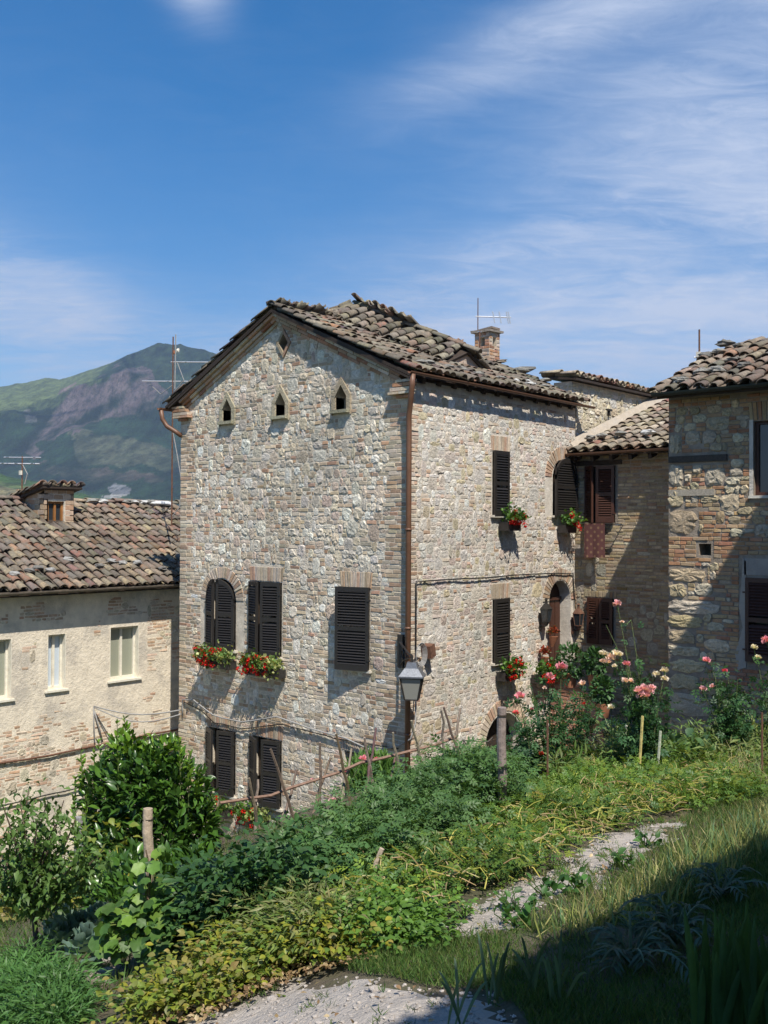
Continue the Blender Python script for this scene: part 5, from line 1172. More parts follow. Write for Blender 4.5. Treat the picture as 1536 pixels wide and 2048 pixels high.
# the rug hung from the rail
g = G(); nx, nz = 7, 9; v = []; tt = []
for dd in (0, .012):
    for j in range(nz+1):
        for i in range(nx+1):
            v.append(FL.P(.33+.44*i/nx, .085-.66*j/nz, .20+dd+.012*math.sin(i*1.6)*(j/nz))); tt.append((.17, .065, .055))
n1 = (nx+1)*(nz+1); f = [(j*(nx+1)+i+1, j*(nx+1)+i, (j+1)*(nx+1)+i, (j+1)*(nx+1)+i+1) for j in range(nz) for i in range(nx)]
f += [tuple(n1+k for k in q[::-1]) for q in f]
rug = bpy.data.materials.new('patterned_rug'); rug.use_nodes = True; t_ = rug.node_tree; b_ = t_.nodes['Principled BSDF']; b_.inputs['Roughness'].default_value = .95
ge = N(t_, 'ShaderNodeNewGeometry'); mp = N(t_, 'ShaderNodeMapping'); mp.inputs['Scale'].default_value = (9, 0, 9); mp.inputs['Rotation'].default_value = (0, R(45), 0); LK(t_, ge, 'Position', mp, 0)
vo = N(t_, 'ShaderNodeTexVoronoi'); vo.inputs['Scale'].default_value = 1; vo.inputs['Randomness'].default_value = 0; LK(t_, mp, 0, vo, 'Vector')
rp = N(t_, 'ShaderNodeMapRange'); rp.inputs[1].default_value = .18; rp.inputs[2].default_value = .26; rp.inputs[3].default_value = 1; rp.inputs[4].default_value = 0; LK(t_, vo, 0, rp, 0)
mx = N(t_, 'ShaderNodeMix', data_type='RGBA'); LK(t_, rp, 0, mx, 0); mx.inputs[6].default_value = (.11, .042, .038, 1); mx.inputs[7].default_value = (.21, .12, .07, 1); LK(t_, mx, 2, b_, 'Base Color')
g.add(v, f); tag(g.build('rug', rug), 'dark red patterned rug hung out below the brown shutters', 'rug')

# ================================================================== stair and low walls of the courtyard
stair = empty('brick_stair', (-9.4, 16.4, -4.6), 'shaded brick stair with a rounded parapet below the arched door', 'stairs')
FST = Frame((-10.17, 16.45, 0), (1, 0, 0), (0, 0, 1), (0, -1, 0))
arc = [(0, -5.0), (1.15, -5.0), (1.15, -3.7)]+[(1.0*math.cos(a)+.15, -3.80+1.0*math.sin(a)) for a in np.linspace(.12, 1.70, 9)]+[(0, -2.85)]
sw = wall_skin(FST, arc, [], thick=.30).build('parapet', M_MORTAR_D, stair)
place_pieces(masonry(FST, 1.16, 2.3, [], outline=arc, stone=0, v0=-4.95, flat=0, bricks=[(.42,.20,.13),(.46,.25,.16),(.38,.19,.12),(.48,.30,.20)], ch=.066), sw, 'stair', PM, limit=300)
for i in range(7):
    g = G(); g.box((-10.2+.0, 16.78+.0, -3.42-.17*i-.17), (-9.6+.26*i, 17.4, -3.42-.17*i-.004*0)); g.build('step', M_BRICK if i % 2 else M_STONE, stair)
# low garden wall with a brick on edge coping in front of the gable
cw = empty('coping_wall', (-13.6, 11.3, -6.5), 'low whitewashed wall with slanting brick-on-edge coping below the lower gable windows', 'wall')
pa, pb = np.array((-13.45, 11.0, -5.44)), np.array((-10.9, 11.0, -4.50)); d = pb-pa; L = np.linalg.norm(d); d /= L
g = G(); g.prism([pa-(0, 0, .03), pb-(0, 0, .03), pb-(0, 0, 2.0), pa-(0, 0, 2.0)], (0, .36, 0), (.6, .58, .52)); cwm = g.build('wall', M_PLASTER, cw)
n = int(L/.075)
for i in range(n):
    c = pa+d*(i+.5)*.075+np.array((0, .18, .03)); g = G(); sk = d*rng.normal(0, .004)
    g.obox(c, d*.030, np.array((0, .22, 0))+sk, (0, 0, .05), pick([(.38,.30,.25),(.44,.36,.30),(.33,.24,.19)])); g.build('brick', M_BRICK, cwm)
fr_ = Frame(pa-(0, 0, 2.2), (1, 0, 0), (0, 0, 1), (0, -1, 0))
place_pieces(masonry(fr_, 3.1, 2.1, [], outline=[(0, 0), (3.1, 0), (3.1, 2.95), (0, 2.1)], stone=1, stones=[(.66,.66,.62),(.60,.60,.56),(.5,.5,.44)], flat=.8), cwm, 'cw', PM, limit=80)
# iron bell-shaped bracket and jar by the cellar arch
t = empty('hanging_bell', (-9.7, 13.9, -3.9), 'dark iron bell hung from a thin bracket beside the low arch', 'bell')
c = np.array((-9.95, 14.12, -3.95)); g = G(); pr = [(.02, .10), (.05, .09), (.065, .0), (.085, -.10), (.12, -.17), (.125, -.19)]
vv = [c+np.array((r_*math.cos(a), r_*math.sin(a), z)) for r_, z in pr for a in np.linspace(0, 2*math.pi, 13)[:-1]]
g.add(vv, [(j*12+i, j*12+(i+1) % 12, (j+1)*12+(i+1) % 12, (j+1)*12+i) for j in range(5) for i in range(12)]+[tuple(range(12))]); g.build('bell_body', M_DARKM, t, smooth=True)
g = G(); g.tube([(-10.22, 13.75, -3.62), (-9.95, 14.10, -3.66), (-9.93, 14.2, -3.60), (-9.93, 14.2, -3.68)], .010, 5); g.tube([(-10.22, 13.75, -3.62), (-10.2, 13.82, -4.0)], .010, 5); g.tube([c+(0, 0, .10), c+(-.03, -.09, .2), c+(0, 0, .28), c+(.03, .09, .2), c+(0, 0, .10)], .009, 5); g.build('bracket', M_DARKM, t)

# ================================================================== bean poles
bp_ = empty('bean_poles', tuple(at_depth(650, 1640, 9.0)), 'frame of crossed bare sticks tied to a long rail above the tomato plants', 'plant support')
def pole_at(px): return 8.7+.9*(px-420)/500
sticks = [((541,1498),(592,1647)),((593,1539),(558,1675)),((498,1556),(520,1675)),((516,1559),(510,1668)),((640,1485),(639,1610)),((661,1515),(627,1624)),((672,1468),(703,1617)),((703,1497),(686,1586)),((729,1475),(747,1573)),((752,1456),(741,1522)),((786,1465),(807,1600)),((790,1515),(774,1600)),((414,1570),(454,1708)),((438,1600),(421,1725)),((823,1441),(842,1526)),((844,1478),(827,1549)),((887,1414),(924,1536)),((921,1416),(906,1517)),((882,1420),(888,1514))]
for i, (a, b) in enumerate(sticks):
    d0 = pole_at(a[0])+(.12 if i % 2 else -.1); A_ = at_depth(*a, d0); B_ = at_depth(*b, d0+(-.16 if i % 2 else .16)); dv = (B_-A_)/np.linalg.norm(B_-A_)
    for k in range(40):
        if B_[2] < tz(B_)-.05: break
        B_ = B_+dv*.04
    g = G(); n = 6; pts = [A_+(B_-A_)*k/n+(rng.normal(0, .006, 3) if 0 < k < n else 0) for k in range(n+1)]
    g.tube(pts, np.linspace(.011, .017, n+1), 5, pick([(.20,.15,.11),(.26,.21,.17),(.14,.10,.08)])); g.build('pole', M_WOOD, bp_)
rail = [(440,1606),(498,1597),(542,1591),(580,1576),(637,1558),(674,1546),(722,1525),(762,1517),(817,1503),(870,1490),(912,1474)]
g = G(); g.tube([at_depth(*p, pole_at(p[0])) for p in rail], .014, 6, (.24, .15, .11)); g.build('rail', M_WOOD, bp_)

# wooden posts
def post(px, top_y, base_y, r, lab, tone, seed):
    b = gpt(px, base_y); d = b@FW; t = at_depth(px, top_y, d); g = G(); n = 7
    pts = [b+(t-b)*k/n*1.0 for k in range(n+1)]; pts[0] = pts[0]-np.array((0, 0, .15)); pts = [p+(rng.normal(0, .004, 3) if k < n else 0) for k, p in enumerate(pts)]
    g.tube(pts, [r*1.02]*n+[r*.97], 12, tone); g.tube([t+(0, 0, -.06), t+(0, 0, -.05)], r*1.05, 12, (.05, .04, .03)); return tag(g.build('wooden_post', M_WOOD, smooth=False), lab, 'post'), b, t
post(296, 1617, 1930, .025, 'pale cracked wooden post rising from the grape vine', (.42, .33, .24), 1)
post(1004, 1415, 1650, .032, 'grey rough wooden post among the beans in front of the low arch', (.24, .19, .17), 2)
post(160, 1634, 1760, .05, 'grey wooden post between the small pear tree and the bay bush', (.25, .24, .23), 3)
b = gpt(748, 1785); d = b@FW; g = G(); g.tube([b-(0, 0, .1), at_depth(745, 1760, d), at_depth(752, 1725, d), at_depth(764, 1697, d)], [.012, .012, .013, .014], 7, (.45, .36, .28)); tag(g.build('bent_stick', M_WOOD), 'short bent bare stick standing in the vegetable patch', 'stick')
for (x, y0s, y1s, tn, lab) in ((1245, 1450, 1500, (.60, .56, .48), 'pale stick nearest to the big pink roses'), (1277, 1432, 1545, (.52, .42, .16), 'yellow cane among the pale garden stakes'), (1313, 1462, 1540, (.45, .47, .36), 'short greenish stake behind the grass, away from the roses')):
    b = gpt(x, y1s+25); d = b@FW; g = G(); g.tube([b, at_depth(x+8, y0s, d)], .012, 5, tn); tag(g.build('garden_stake', M_WOOD), lab, 'stake')
for (x, y0s, y1s, lab) in ((1095, 1440, 1570, 'thin dark iron rod under the twin pink roses'), (1296, 1430, 1530, 'thin dark iron rod supporting the big pink rose bush'), (1524, 1425, 1555, 'thin dark iron rod beside the dry tall grass')):
    b = gpt(x, y1s+15); d = b@FW; g = G(); g.tube([b, at_depth(x, y0s, d)], .009, 5, (.05, .04, .04)); tag(g.build('iron_rod', M_RUST), lab, 'rod')
# ================================================================== vegetation
def mass(name, pts3, n_leaf_each, tpl, size, pal, m, lab, cat, hgt, spread, kind='stuff', up=.5, j=.15, stems=None):
    """leafy plants on points of the ground: every plant a few leaning stems carrying leaves"""
    n = len(pts3); L = Leaves(); k = n_leaf_each
    H = hgt*rng.uniform(.55, 1.2, n)*(1+.9*vnoise(pts3[:, 0], pts3[:, 1], 2.1, 23)).clip(.4, 1.6); base = np.repeat(pts3, k, 0); h = np.repeat(H, k)*rng.uniform(.12, 1, n*k)**.7
    lean = rng.normal(0, spread, (n*k, 2)); P = base+np.column_stack([lean*(.35+h/np.maximum(np.repeat(H, k), .01))[:, None], h])
    D = np.column_stack([lean*3/spread*.33+rng.normal(0, .5, (n*k, 2)), rng.normal(up*.4, .4, n*k)])
    pn = vnoise(pts3[:, 0], pts3[:, 1], 1.3, 17)[:, None]; ton = np.repeat(tones_of(pal, n, .12)*(1+.55*pn), k, 0)*.6+tones_of(pal, n*k, j)*.4
    L.add(tpl, P, D, rng.uniform(*size, n*k), ton); o = L.build(name, m, None, kind); return tag(o, lab, cat)
def patch(px_poly, n, dens=None): return on_ground(sample_poly(gpoly(px_poly), n, dens))
def nfil(s, seed, lo): return lambda x, y: (vnoise(x, y, s, seed) > lo).astype(float)*.85+.15
def nosoil(x, y): return (~(pip(x, y, SOIL_A) | pip(x, y, SOIL_B))).astype(float)
# tomato patch, dark bluish green
tp1 = patch([(400, 1915), (560, 1870), (700, 1785), (860, 1722), (990, 1645), (1010, 1590), (860, 1600), (740, 1700), (620, 1790), (440, 1870)], 420, nfil(1.9, 8, -.22))
mass('tomato_plants', tp1, 44, CMP, (.06, .11), G_TOM, M_LEAF, 'dense dark bluish green tomato plants under the crossed bean sticks', 'tomato plants', .33, .09)
tp2 = patch([(370, 1915), (450, 1915), (570, 1872), (560, 1840), (450, 1860), (380, 1870)], 80)
mass('pepper_plants', tp2, 60, LFW, (.035, .07), [(.045,.11,.03),(.055,.13,.035),(.035,.085,.025)], M_LEAF, 'darker broad leaved bushy plants between the vine and the tomatoes', 'pepper plants', .36, .09)
# potatoes
pp = patch([(700, 1800), (790, 1745), (880, 1690), (1000, 1620), (1180, 1565), (1340, 1530), (1536, 1520), (1600, 1560), (1500, 1600), (1380, 1618), (1250, 1655), (1130, 1695), (1020, 1755), (920, 1805), (830, 1840), (740, 1850)], 800, lambda x, y: nosoil(x, y)*(nfil(2.6, 5, .0)(x, y)))
mass('potato_plants', pp, 34, CMP, (.045, .09), G_POT, M_LEAF, 'yellowish green potato plants spread between the posts and the sandy path', 'potato plants', .16, .10)
py_ = patch([(240, 2047), (330, 1975), (450, 1925), (560, 1885), (640, 1872), (720, 1880), (735, 1910), (640, 1935), (560, 1955), (450, 2000), (400, 2047)], 250, nfil(3.2, 15, -.05))
mass('withering_potato_plants', py_, 22, LFW, (.022, .045), G_YEL, M_LEAF, 'yellowing and browning potato plants edging the bare soil at the bottom', 'potato plants', .13, .07)
pl_ = patch([(-60, 1850), (-60, 1730), (60, 1720), (180, 1740), (190, 1800), (90, 1840)], 260)
mass('yellow_bean_plants', pl_, 18, LFW, (.05, .09), [(.24,.26,.04),(.30,.28,.05),(.16,.21,.04),(.20,.25,.05),(.30,.24,.10)], M_LEAF, 'pale yellow leafy plants behind the small pear tree trunk', 'bean plants', .30, .08)
yb = patch([(190, 1760), (260, 1740), (300, 1800), (240, 1880), (190, 1850)], 9)
mass('yellow_shrub_leaves', yb, 20, LFW, (.05, .09), [(.22,.25,.03),(.12,.18,.03),(.28,.26,.04)], M_LEAF, 'yellowish leaves between the pear tree and the bay bush', 'bean plants', .5, .08)
# fine carrot-like tops at lower left, and sprawling weeds in the middle
cr = patch([(-60, 2080), (-60, 1980), (60, 1965), (140, 2000), (170, 2040), (110, 2080)], 200)
mass('carrot_tops', cr, 90, LFN, (.03, .065), [(.07,.17,.035),(.09,.20,.05),(.06,.14,.03)], M_LEAF, 'feathery green carrot tops at the very lower edge beside the stone edging', 'carrot plants', .15, .06, up=1.6)
lw_ = patch([(0, 2060), (60, 2047), (250, 1990), (330, 1950), (380, 1925), (300, 1935), (190, 2000), (130, 2047)], 90, None)
mass('weeds', patch([(430, 1870), (520, 1830), (600, 1850), (680, 1900), (600, 1930), (520, 1900)], 190), 46, LFN, (.04, .08), [(.12,.19,.04),(.16,.22,.06),(.24,.22,.10),(.10,.16,.03)], M_LEAF, 'tangled fine green and straw weeds between the tomatoes and the yellowing potatoes', 'weeds', .18, .08, up=1.2)
mass('low_leafy_plants', patch([(690, 1870), (760, 1850), (860, 1850), (860, 1890), (760, 1905)], 70), 34, LFW, (.02, .04), [(.10,.20,.03),(.12,.23,.03),(.08,.17,.03)], M_LEAF, 'bright green low plants in front of the bent stick', 'weeds', .13, .07)
for nm, poly, n, hh, pal, lab in (
    ('foxtail_grass', [(1090, 1570), (1180, 1530), (1300, 1515), (1420, 1500), (1536, 1490), (1560, 1540), (1300, 1560)], 150, .26, [(.10,.19,.04),(.14,.22,.05),(.20,.22,.08)], 'green weeds along the far edge of the potato patch'),):
    mass(nm, patch(poly, n), 40, LFN, (.07, .16), pal, M_LEAF, lab, 'weeds', hh, .07, up=1.6)
# blades: grass and onions
BL = (np.array([(-.5, 0, 0), (.5, 0, 0), (-.36, .5, .05), (.36, .5, .05), (0, 1., -.06)]), np.array([(0, 1, 3), (0, 3, 2), (2, 3, 4)]))
def blades(name, q, hgt, wid, pal, lab, cat, lean=.35, m=None, kind='stuff', j=.18, droop=0):
    n = len(q); D = np.column_stack([rng.normal(0, lean, (n, 2)), np.ones(n)]); h = hgt*rng.uniform(.5, 1.2, n)
    V, F = BL; Rm = frames(D, rng.normal(size=(n, 3)), .1); S = np.stack([np.full(n, wid)*rng.uniform(.7, 1.3, n), h, h], 1)
    T = V[None]*S[:, None, :]; T[:, :, 2] *= 1+droop*3; P = np.einsum('nij,nvj->nvi', Rm, T)+q[:, None, :]; P[:, 4, 2] -= h*droop
    f = (F[None]+np.arange(n)[:, None, None]*5).reshape(-1, 3)
    o = fast_mesh(name, P.reshape(-1, 3), f, np.clip(np.repeat(tones_of(pal, n, j), 5, 0), .005, .8), m or M_GRASS, None, kind); return tag(o, lab, cat)
gr = patch([(640, 1905), (760, 1860), (880, 1868), (1000, 1880), (1100, 1850), (1250, 1830), (1400, 1760), (1600, 1690), (1640, 2070), (1080, 2090), (1030, 2010), (900, 1985), (760, 1955), (700, 1945)], 46000, nosoil)
blades('grass', gr, .045, .0035, G_GRASS, 'short green grass around the bare soil patches, mostly shaded', 'grass', lean=.55)
gr2 = patch([(240, 2000), (480, 1860), (620, 1850), (860, 1840), (1000, 1800), (1500, 1580), (1600, 1700), (1300, 1850), (900, 1890), (600, 1930), (400, 1990)], 16000, nosoil)
blades('rough_grass', gr2, .07, .004, G_GRASS+[(.24,.21,.10)], 'rough grass tufts growing among the vegetables', 'grass', lean=.6)
gr3 = patch([(380, 1950), (240, 2000), (0, 2070), (-80, 1900), (-80, 1700), (300, 1690), (640, 1640), (1000, 1540), (1536, 1480), (1640, 1560), (1000, 1640), (520, 1870)], 26000)
blades('undergrowth', gr3, .10, .006, G_GRASS+[(.09,.13,.03)], 'undergrowth grass between the planted beds', 'grass', lean=.7)
on = patch([(1060, 1895), (1140, 1850), (1260, 1795), (1350, 1730), (1460, 1665), (1570, 1610), (1600, 1650), (1536, 1720), (1420, 1800), (1300, 1870), (1160, 1900)], 900)
blades('onion_leaves', on, .18, .0085, [(.12,.20,.08),(.16,.24,.09),(.24,.27,.08),(.10,.18,.09),(.30,.29,.12)], 'thin upright blue green onion leaves along the far side of the sandy path', 'onions', lean=.33)
on2 = patch([(1040, 1890), (1240, 1780), (1450, 1660), (1560, 1610), (1600, 1650), (1420, 1770), (1160, 1890)], 1700)
blades('dry_onion_leaves', on2, .13, .006, [(.34,.32,.12),(.42,.37,.18),(.24,.27,.08),(.16,.22,.07)], 'yellow fallen onion leaves under the upright ones', 'onions', lean=1.3)
blades('tall_dry_grass', patch([(1440, 1560), (1500, 1510), (1560, 1500), (1600, 1560), (1520, 1600)], 900), .34, .006, [(.30,.29,.13),(.38,.33,.18),(.18,.24,.08)], 'tall straw coloured grass beside the iron rod', 'grass', lean=.5, droop=.15)
# dry potato haulms and straws lying about the beds
st = on_ground(sample_poly(gpoly([(300, 2000), (560, 1880), (860, 1850), (1000, 1790), (1240, 1680), (1500, 1580), (1500, 1530), (1000, 1640), (700, 1790), (480, 1900)]), 1500)); g = G()
for p in st:
    a = rng.uniform(0, 6.28); l = rng.uniform(.05, .17); z0 = rng.uniform(.03, .17); d = np.array((math.cos(a)*l, math.sin(a)*l, rng.normal(0, .03))); p = p+(0, 0, z0)
    g.tube([p, p+d*.5+(0, 0, rng.uniform(0, .03)), p+d], [.004, .0035, .002], 3, pick([(.42,.38,.10),(.48,.42,.20),(.36,.36,.08),(.40,.30,.16)], .1), caps=False)
tag(g.build('dry_stalks', M_GRASS, None, 'stuff'), 'yellow dry stalks lying among the potato plants', 'dry stalks')
wd = patch([(860, 1865), (930, 1815), (1140, 1715), (1330, 1640), (1370, 1655), (1240, 1750), (1040, 1860), (930, 1885)], 130)
blades('path_weeds', np.repeat(wd, 14, 0)+rng.normal(0, .02, (130*14, 3))*(1, 1, 0), .06, .005, G_GRASS+[(.2,.22,.08)], 'small grassy weeds scattered on the sandy path', 'weeds', lean=.8)
wd = on_ground(sample_poly(SOIL_A, 50)); blades('soil_weeds', np.repeat(wd, 10, 0)+rng.normal(0, .012, (500, 3))*(1, 1, 0), .035, .003, G_GRASS, 'tiny weeds sprouting on the bare soil at the bottom', 'weeds', lean=.8)
# bean seedlings on the path
for i, (px, py) in enumerate(((1040, 1862), (1095, 1800), (1160, 1790), (1245, 1740), (1035, 1830), (1290, 1700))):
    b = gpt(px, py); n = 24; P = b+np.column_stack([rng.normal(0, .045, (n, 2)), rng.uniform(.015, .09, n)])
    t = empty('bean_seedling', b, 'dark leafed bean seedling on the sandy path, '+ORD[[1, 2, 3, 4, 0, 5][i]]+' of six counted uphill', 'bean plant', 'bean seedlings on the path'); Leaves().add(LFW, P, unit(n, -.1)+(0, 0, .1), rng.uniform(.035, .06, n), tones_of([(.045,.12,.025),(.06,.15,.03)], n)).build('foliage', M_LEAF, t, 'stuff')
    g = G(); [g.tube([b, p], .003, 3, (.08, .14, .03)) for p in P]; g.build('stem', M_LEAF, t, 'stuff')
# stones and clods of the soil
g = G(); q = np.vstack([sample_poly(SOIL_A, 900), sample_poly(SOIL_B, 500)])
for i, (x, y) in enumerate(q):
    r_ = rng.lognormal(-5.25, .5); z = float(garden_z(np.array([x]), np.array([y]))[0]); c = (.48, .43, .39); g.add(*blob((x, y, z+r_*.15), r_, np.array(c)*rng.uniform(.8, 1.25), i, (5, 3), (1, 1.1, .6)))
tag(g.build('soil_clods', M_STONE, None, 'stuff'), 'pale clods and pebbles lying on the bare soil', 'soil clods')
lp = on_ground(np.vstack([sample_poly(gpoly([(250, 2040), (330, 1975), (560, 1890), (720, 1890), (740, 1930), (600, 1965), (480, 2010), (400, 2060)]), 1500), sample_poly(SOIL_A, 60), sample_poly(SOIL_B, 90)])); n = len(lp)
Leaves().add(LFW, lp+(0, 0, .025), np.column_stack([rng.normal(size=(n, 2)), rng.normal(0, .25, n)]), rng.uniform(.012, .030, n), tones_of([(.30,.20,.11),(.36,.26,.14),(.24,.15,.08),(.42,.33,.2)], n)).build('dead_leaves', M_LEAF, None, 'stuff')
tag(bpy.data.objects['dead_leaves'], 'curled brown dead leaves scattered on the soil', 'dead leaves')

# ---- woody plants
def limb_tree(t, base, tips, r0, mt, name='trunk', tone=(.10, .075, .06)):
    g = G(); 
    for tip, bend, r in tips:
        a = np.array(base); b = np.array(tip); n = 6; m_ = (a+b)/2+np.array(bend)
        pts = [(1-s)**2*a+2*s*(1-s)*m_+s*s*b+rng.normal(0, .008, 3)*(0 < s < 1) for s in np.linspace(0, 1, n+1)]
        g.tube(pts, np.linspace(r, r*.35, n+1), 7, tone)
    g.build(name, mt, t, smooth=True)
# bay bush
dB = 8.4; base = at_depth(300, 1800, dB); base[2] = tz(base)
bay = empty('bay_bush', base, 'big glossy dark green bay bush behind the pale wooden post', 'bush')
def ell(px, py, rx, ry, d, n, shell=.55, depth=None, gap=0):
    """points in an ellipsoid whose outline is given at a distance"""
    c = at_depth(px, py, d); k = d/FPX; r = rng.random(n)**(1/3.); r = np.where(rng.random(n) < shell, rng.uniform(.72, 1.10, n), r); u = unit(n)
    return c+(u[:, :1]*R0*rx*k+u[:, 1:2]*GF*(depth or rx)*k+u[:, 2:3]*np.array((0, 0, 1))*ry*k)*r[:, None], u
lob = [(285, 1572, 92, 72), (215, 1590, 50, 58), (350, 1585, 70, 58), (290, 1690, 118, 110), (240, 1720, 70, 110), (370, 1680, 62, 95), (300, 1800, 120, 90), (325, 1520, 36, 36), (250, 1512, 32, 42), (400, 1650, 36, 45), (390, 1770, 50, 70), (310, 1850, 110, 55), (395, 1850, 60, 50), (250, 1830, 70, 60)]
L = Leaves(); N1 = 0
for px, py, rx, ry in lob:
    n = int(rx*ry*.15); P, u = ell(px, py, rx, ry, dB if py < 1740 else 7.0, n, .6)
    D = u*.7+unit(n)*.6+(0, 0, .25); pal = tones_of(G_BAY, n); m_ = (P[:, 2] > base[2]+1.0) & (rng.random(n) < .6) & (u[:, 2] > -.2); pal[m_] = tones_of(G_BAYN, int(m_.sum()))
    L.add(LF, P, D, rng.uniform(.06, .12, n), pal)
# upright young shoots along the top
sh_g = G()
for px, py, hh in ((235, 1450, 60), (258, 1460, 50), (285, 1470, 60), (300, 1475, 50), (168, 1505, 60), (190, 1510, 60), (215, 1505, 55), (330, 1500, 30), (362, 1478, 45), (350, 1515, 30), (395, 1545, 35), (310, 1500, 35), (270, 1500, 40), (150, 1560, 60), (172, 1600, 50), (420, 1600, 45), (432, 1650, 50), (408, 1570, 40), (245, 1440, 50), (322, 1478, 40), (205, 1490, 45), (380, 1510, 40), (155, 1640, 50), (180, 1545, 50)):
    d_ = dB+rng.uniform(-.25, .25); a = at_depth(px+rng.normal(0, 5), py+hh+25, d_); b = at_depth(px+rng.normal(0, 4), py-6, d_); n = 34; s = rng.random(n)
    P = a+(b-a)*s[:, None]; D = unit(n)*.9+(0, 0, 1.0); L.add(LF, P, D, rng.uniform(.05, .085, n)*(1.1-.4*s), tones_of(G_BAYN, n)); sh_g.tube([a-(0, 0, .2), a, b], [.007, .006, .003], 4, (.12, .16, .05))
L.build('crown', M_LEAFG, bay, 'stuff'); sh_g.build('shoot', M_BARK, bay, 'stuff')
limb_tree(bay, base-(0, 0, .1), [(at_depth(285, 1560, dB), (.05, 0, 0), .035), (at_depth(350, 1600, dB), (.1, 0, 0), .03), (at_depth(230, 1600, dB), (-.1, 0, 0), .03), (at_depth(300, 1700, dB-.3), (0, -.1, 0), .025)], .035, M_BARK, name='stem')
# small pear tree
pb_ = gpt(75, 1945); dP = pb_@FW
pear = empty('pear_tree', pb_, 'small pear tree with dark leaning trunk and loose twiggy crown', 'tree')
fork = at_depth(62, 1800, dP)
limb_tree(pear, pb_-(0, 0, .1), [(fork, (.04, 0, .1), .026), (at_depth(70, 1860, dP), (.01, 0, 0), .03)], .03, M_BARK)
sg = G(); L = Leaves(); LFP = leaf_tpl(1, .5, .25, .25)
tw = [(-30, 1640), (5, 1610), (40, 1600), (58, 1575), (92, 1610), (128, 1600), (150, 1640), (165, 1700), (20, 1650), (75, 1640), (110, 1650), (-40, 1700), (140, 1740), (100, 1700), (50, 1690), (0, 1720), (170, 1760), (30, 1740), (80, 1750), (-20, 1760), (120, 1770), (55, 1760), (190, 1730), (205, 1700)]
for i, (px, py) in enumerate(tw):
    dd = dP+rng.uniform(-.35, .35); b = at_depth(px, py, dd); a = fork+rng.normal(0, .01, 3); m_ = (a+b)/2+np.array((rng.normal(0, .04), rng.normal(0, .04), -.05)); pts = [(1-s)**2*a+2*s*(1-s)*m_+s*s*b for s in np.linspace(0, 1, 8)]
    sg.tube(pts, np.linspace(.012, .003, 8), 5, (.12, .085, .06)); pts = np.array(pts)
    n = 105; s = rng.uniform(.22, 1.02, n); P = np.array([np.interp(s, np.linspace(0, 1, 8), pts[:, k]) for k in range(3)]).T+rng.normal(0, .05, (n, 3)); D = unit(n)+(0, 0, -.15)
    L.add(LFP, P, D, rng.uniform(.038, .065, n), tones_of(G_PEAR, n))
sg.build('branch', M_BARK, pear, 'stuff'); L.build('crown', M_LEAF, pear, 'stuff')
# grape vine on the post, its big leaves one by one
vb = gpt(300, 1935); dV = vb@FW-.05; vine = empty('grape_vine', vb, 'light green grape vine climbing the pale wooden post', 'vine')
g = G(); g.tube([vb, at_depth(303, 1880, dV), at_depth(296, 1810, dV), at_depth(300, 1740, dV), at_depth(292, 1700, dV)], [.018, .014, .010, .007, .004], 6, (.20, .14, .09))
vl = []
for px, py, rx, ry, n in ((300, 1745, 14, 20, 8), (305, 1790, 48, 26, 36), (280, 1830, 75, 34, 85), (310, 1862, 62, 34, 60), (262, 1870, 60, 30, 46), (300, 1715, 14, 16, 5), (322, 1890, 22, 18, 8)):
    P, u = ell(px, py, rx, ry, dV, n, .7, depth=45)
    for p, uu in zip(P, u): vl.append((p, uu))
tb = [(.10,.20,.03),(.08,.16,.025),(.14,.24,.035),(.06,.13,.025)]
for i, (p, uu) in enumerate(vl):
    s = rng.uniform(.045, .085); D = np.array([uu*.4-GF*.35+np.array((rng.normal(0, .4), rng.normal(0, .4), -.5))]); U = np.array([(-GF*.7+np.array((0, 0, .9)))])
    V, F, k = stamp(VINE, p[None], D, [s], U, .35); fast_mesh('leaf', V, F, np.tile(tones_of(tb, 1), (len(V), 1)), M_LEAF, vine)
    g.tube([p, p*.6+at_depth(300, 1820, dV)*.4+(0, 0, -.02)], .0025, 4, (.16, .20, .05))
g.build('vine_stem', M_BARK, vine, 'stuff')
# blue green cabbages
for i, (px, py, lab) in enumerate(((112, 1915, 'blue green cabbage right beside the dark pear trunk'), (150, 1895, 'blue green cabbage in the middle of its clump'), (195, 1880, 'blue green cabbage toward the vine, farthest of its clump'), (170, 1930, 'blue green cabbage lowest of its clump, by the stone edging'), (125, 1880, 'blue green cabbage behind the others next to the trunk'))):
    b = gpt(px, py+18); t = empty('cabbage', b, lab, 'cabbage', None); n = 28
    for k in range(n):
        a = k*2.4+rng.normal(0, .2); q = (k+1)/n; el = 1.35-1.15*q; D = np.array([(math.cos(a)*math.cos(el), math.sin(a)*math.cos(el), math.sin(el))]); s = .05+.055*q
        V, F, kk = stamp(RND, (b+np.array((0, 0, .06+.12*(1-q)))+D[0]*.04)[None], D, [s*1.2], None, .3); fast_mesh('leaf', V, F, np.tile(tones_of(G_CAB, 1, .08), (len(V), 1)), M_LEAF, t)
for i, (px, py, r_) in enumerate(((72, 1948, .045), (135, 1965, .06), (160, 1955, .05), (190, 1975, .07), (215, 1960, .05), (165, 1990, .05), (235, 1950, .045), (110, 1940, .05), (205, 1925, .04))):
    b = gpt(px, py); g = G(); g.add(*blob((0, 0, 0), r_, (.46, .42, .38) if i % 3 else (.30, .25, .22), 300+i, (8, 6), (1.3, 1, .8))); g.v[0] = g.v[0]+b+(0, 0, r_*.3); tag(g.build('edging_stone', M_STONE, smooth=True), 'rough stone edging the cabbage bed, '+ORD[sorted((72,135,160,190,215,165,235,110,205)).index(px)]+' of nine counted from the pear trunk', 'stone', 'stones edging the cabbage bed')

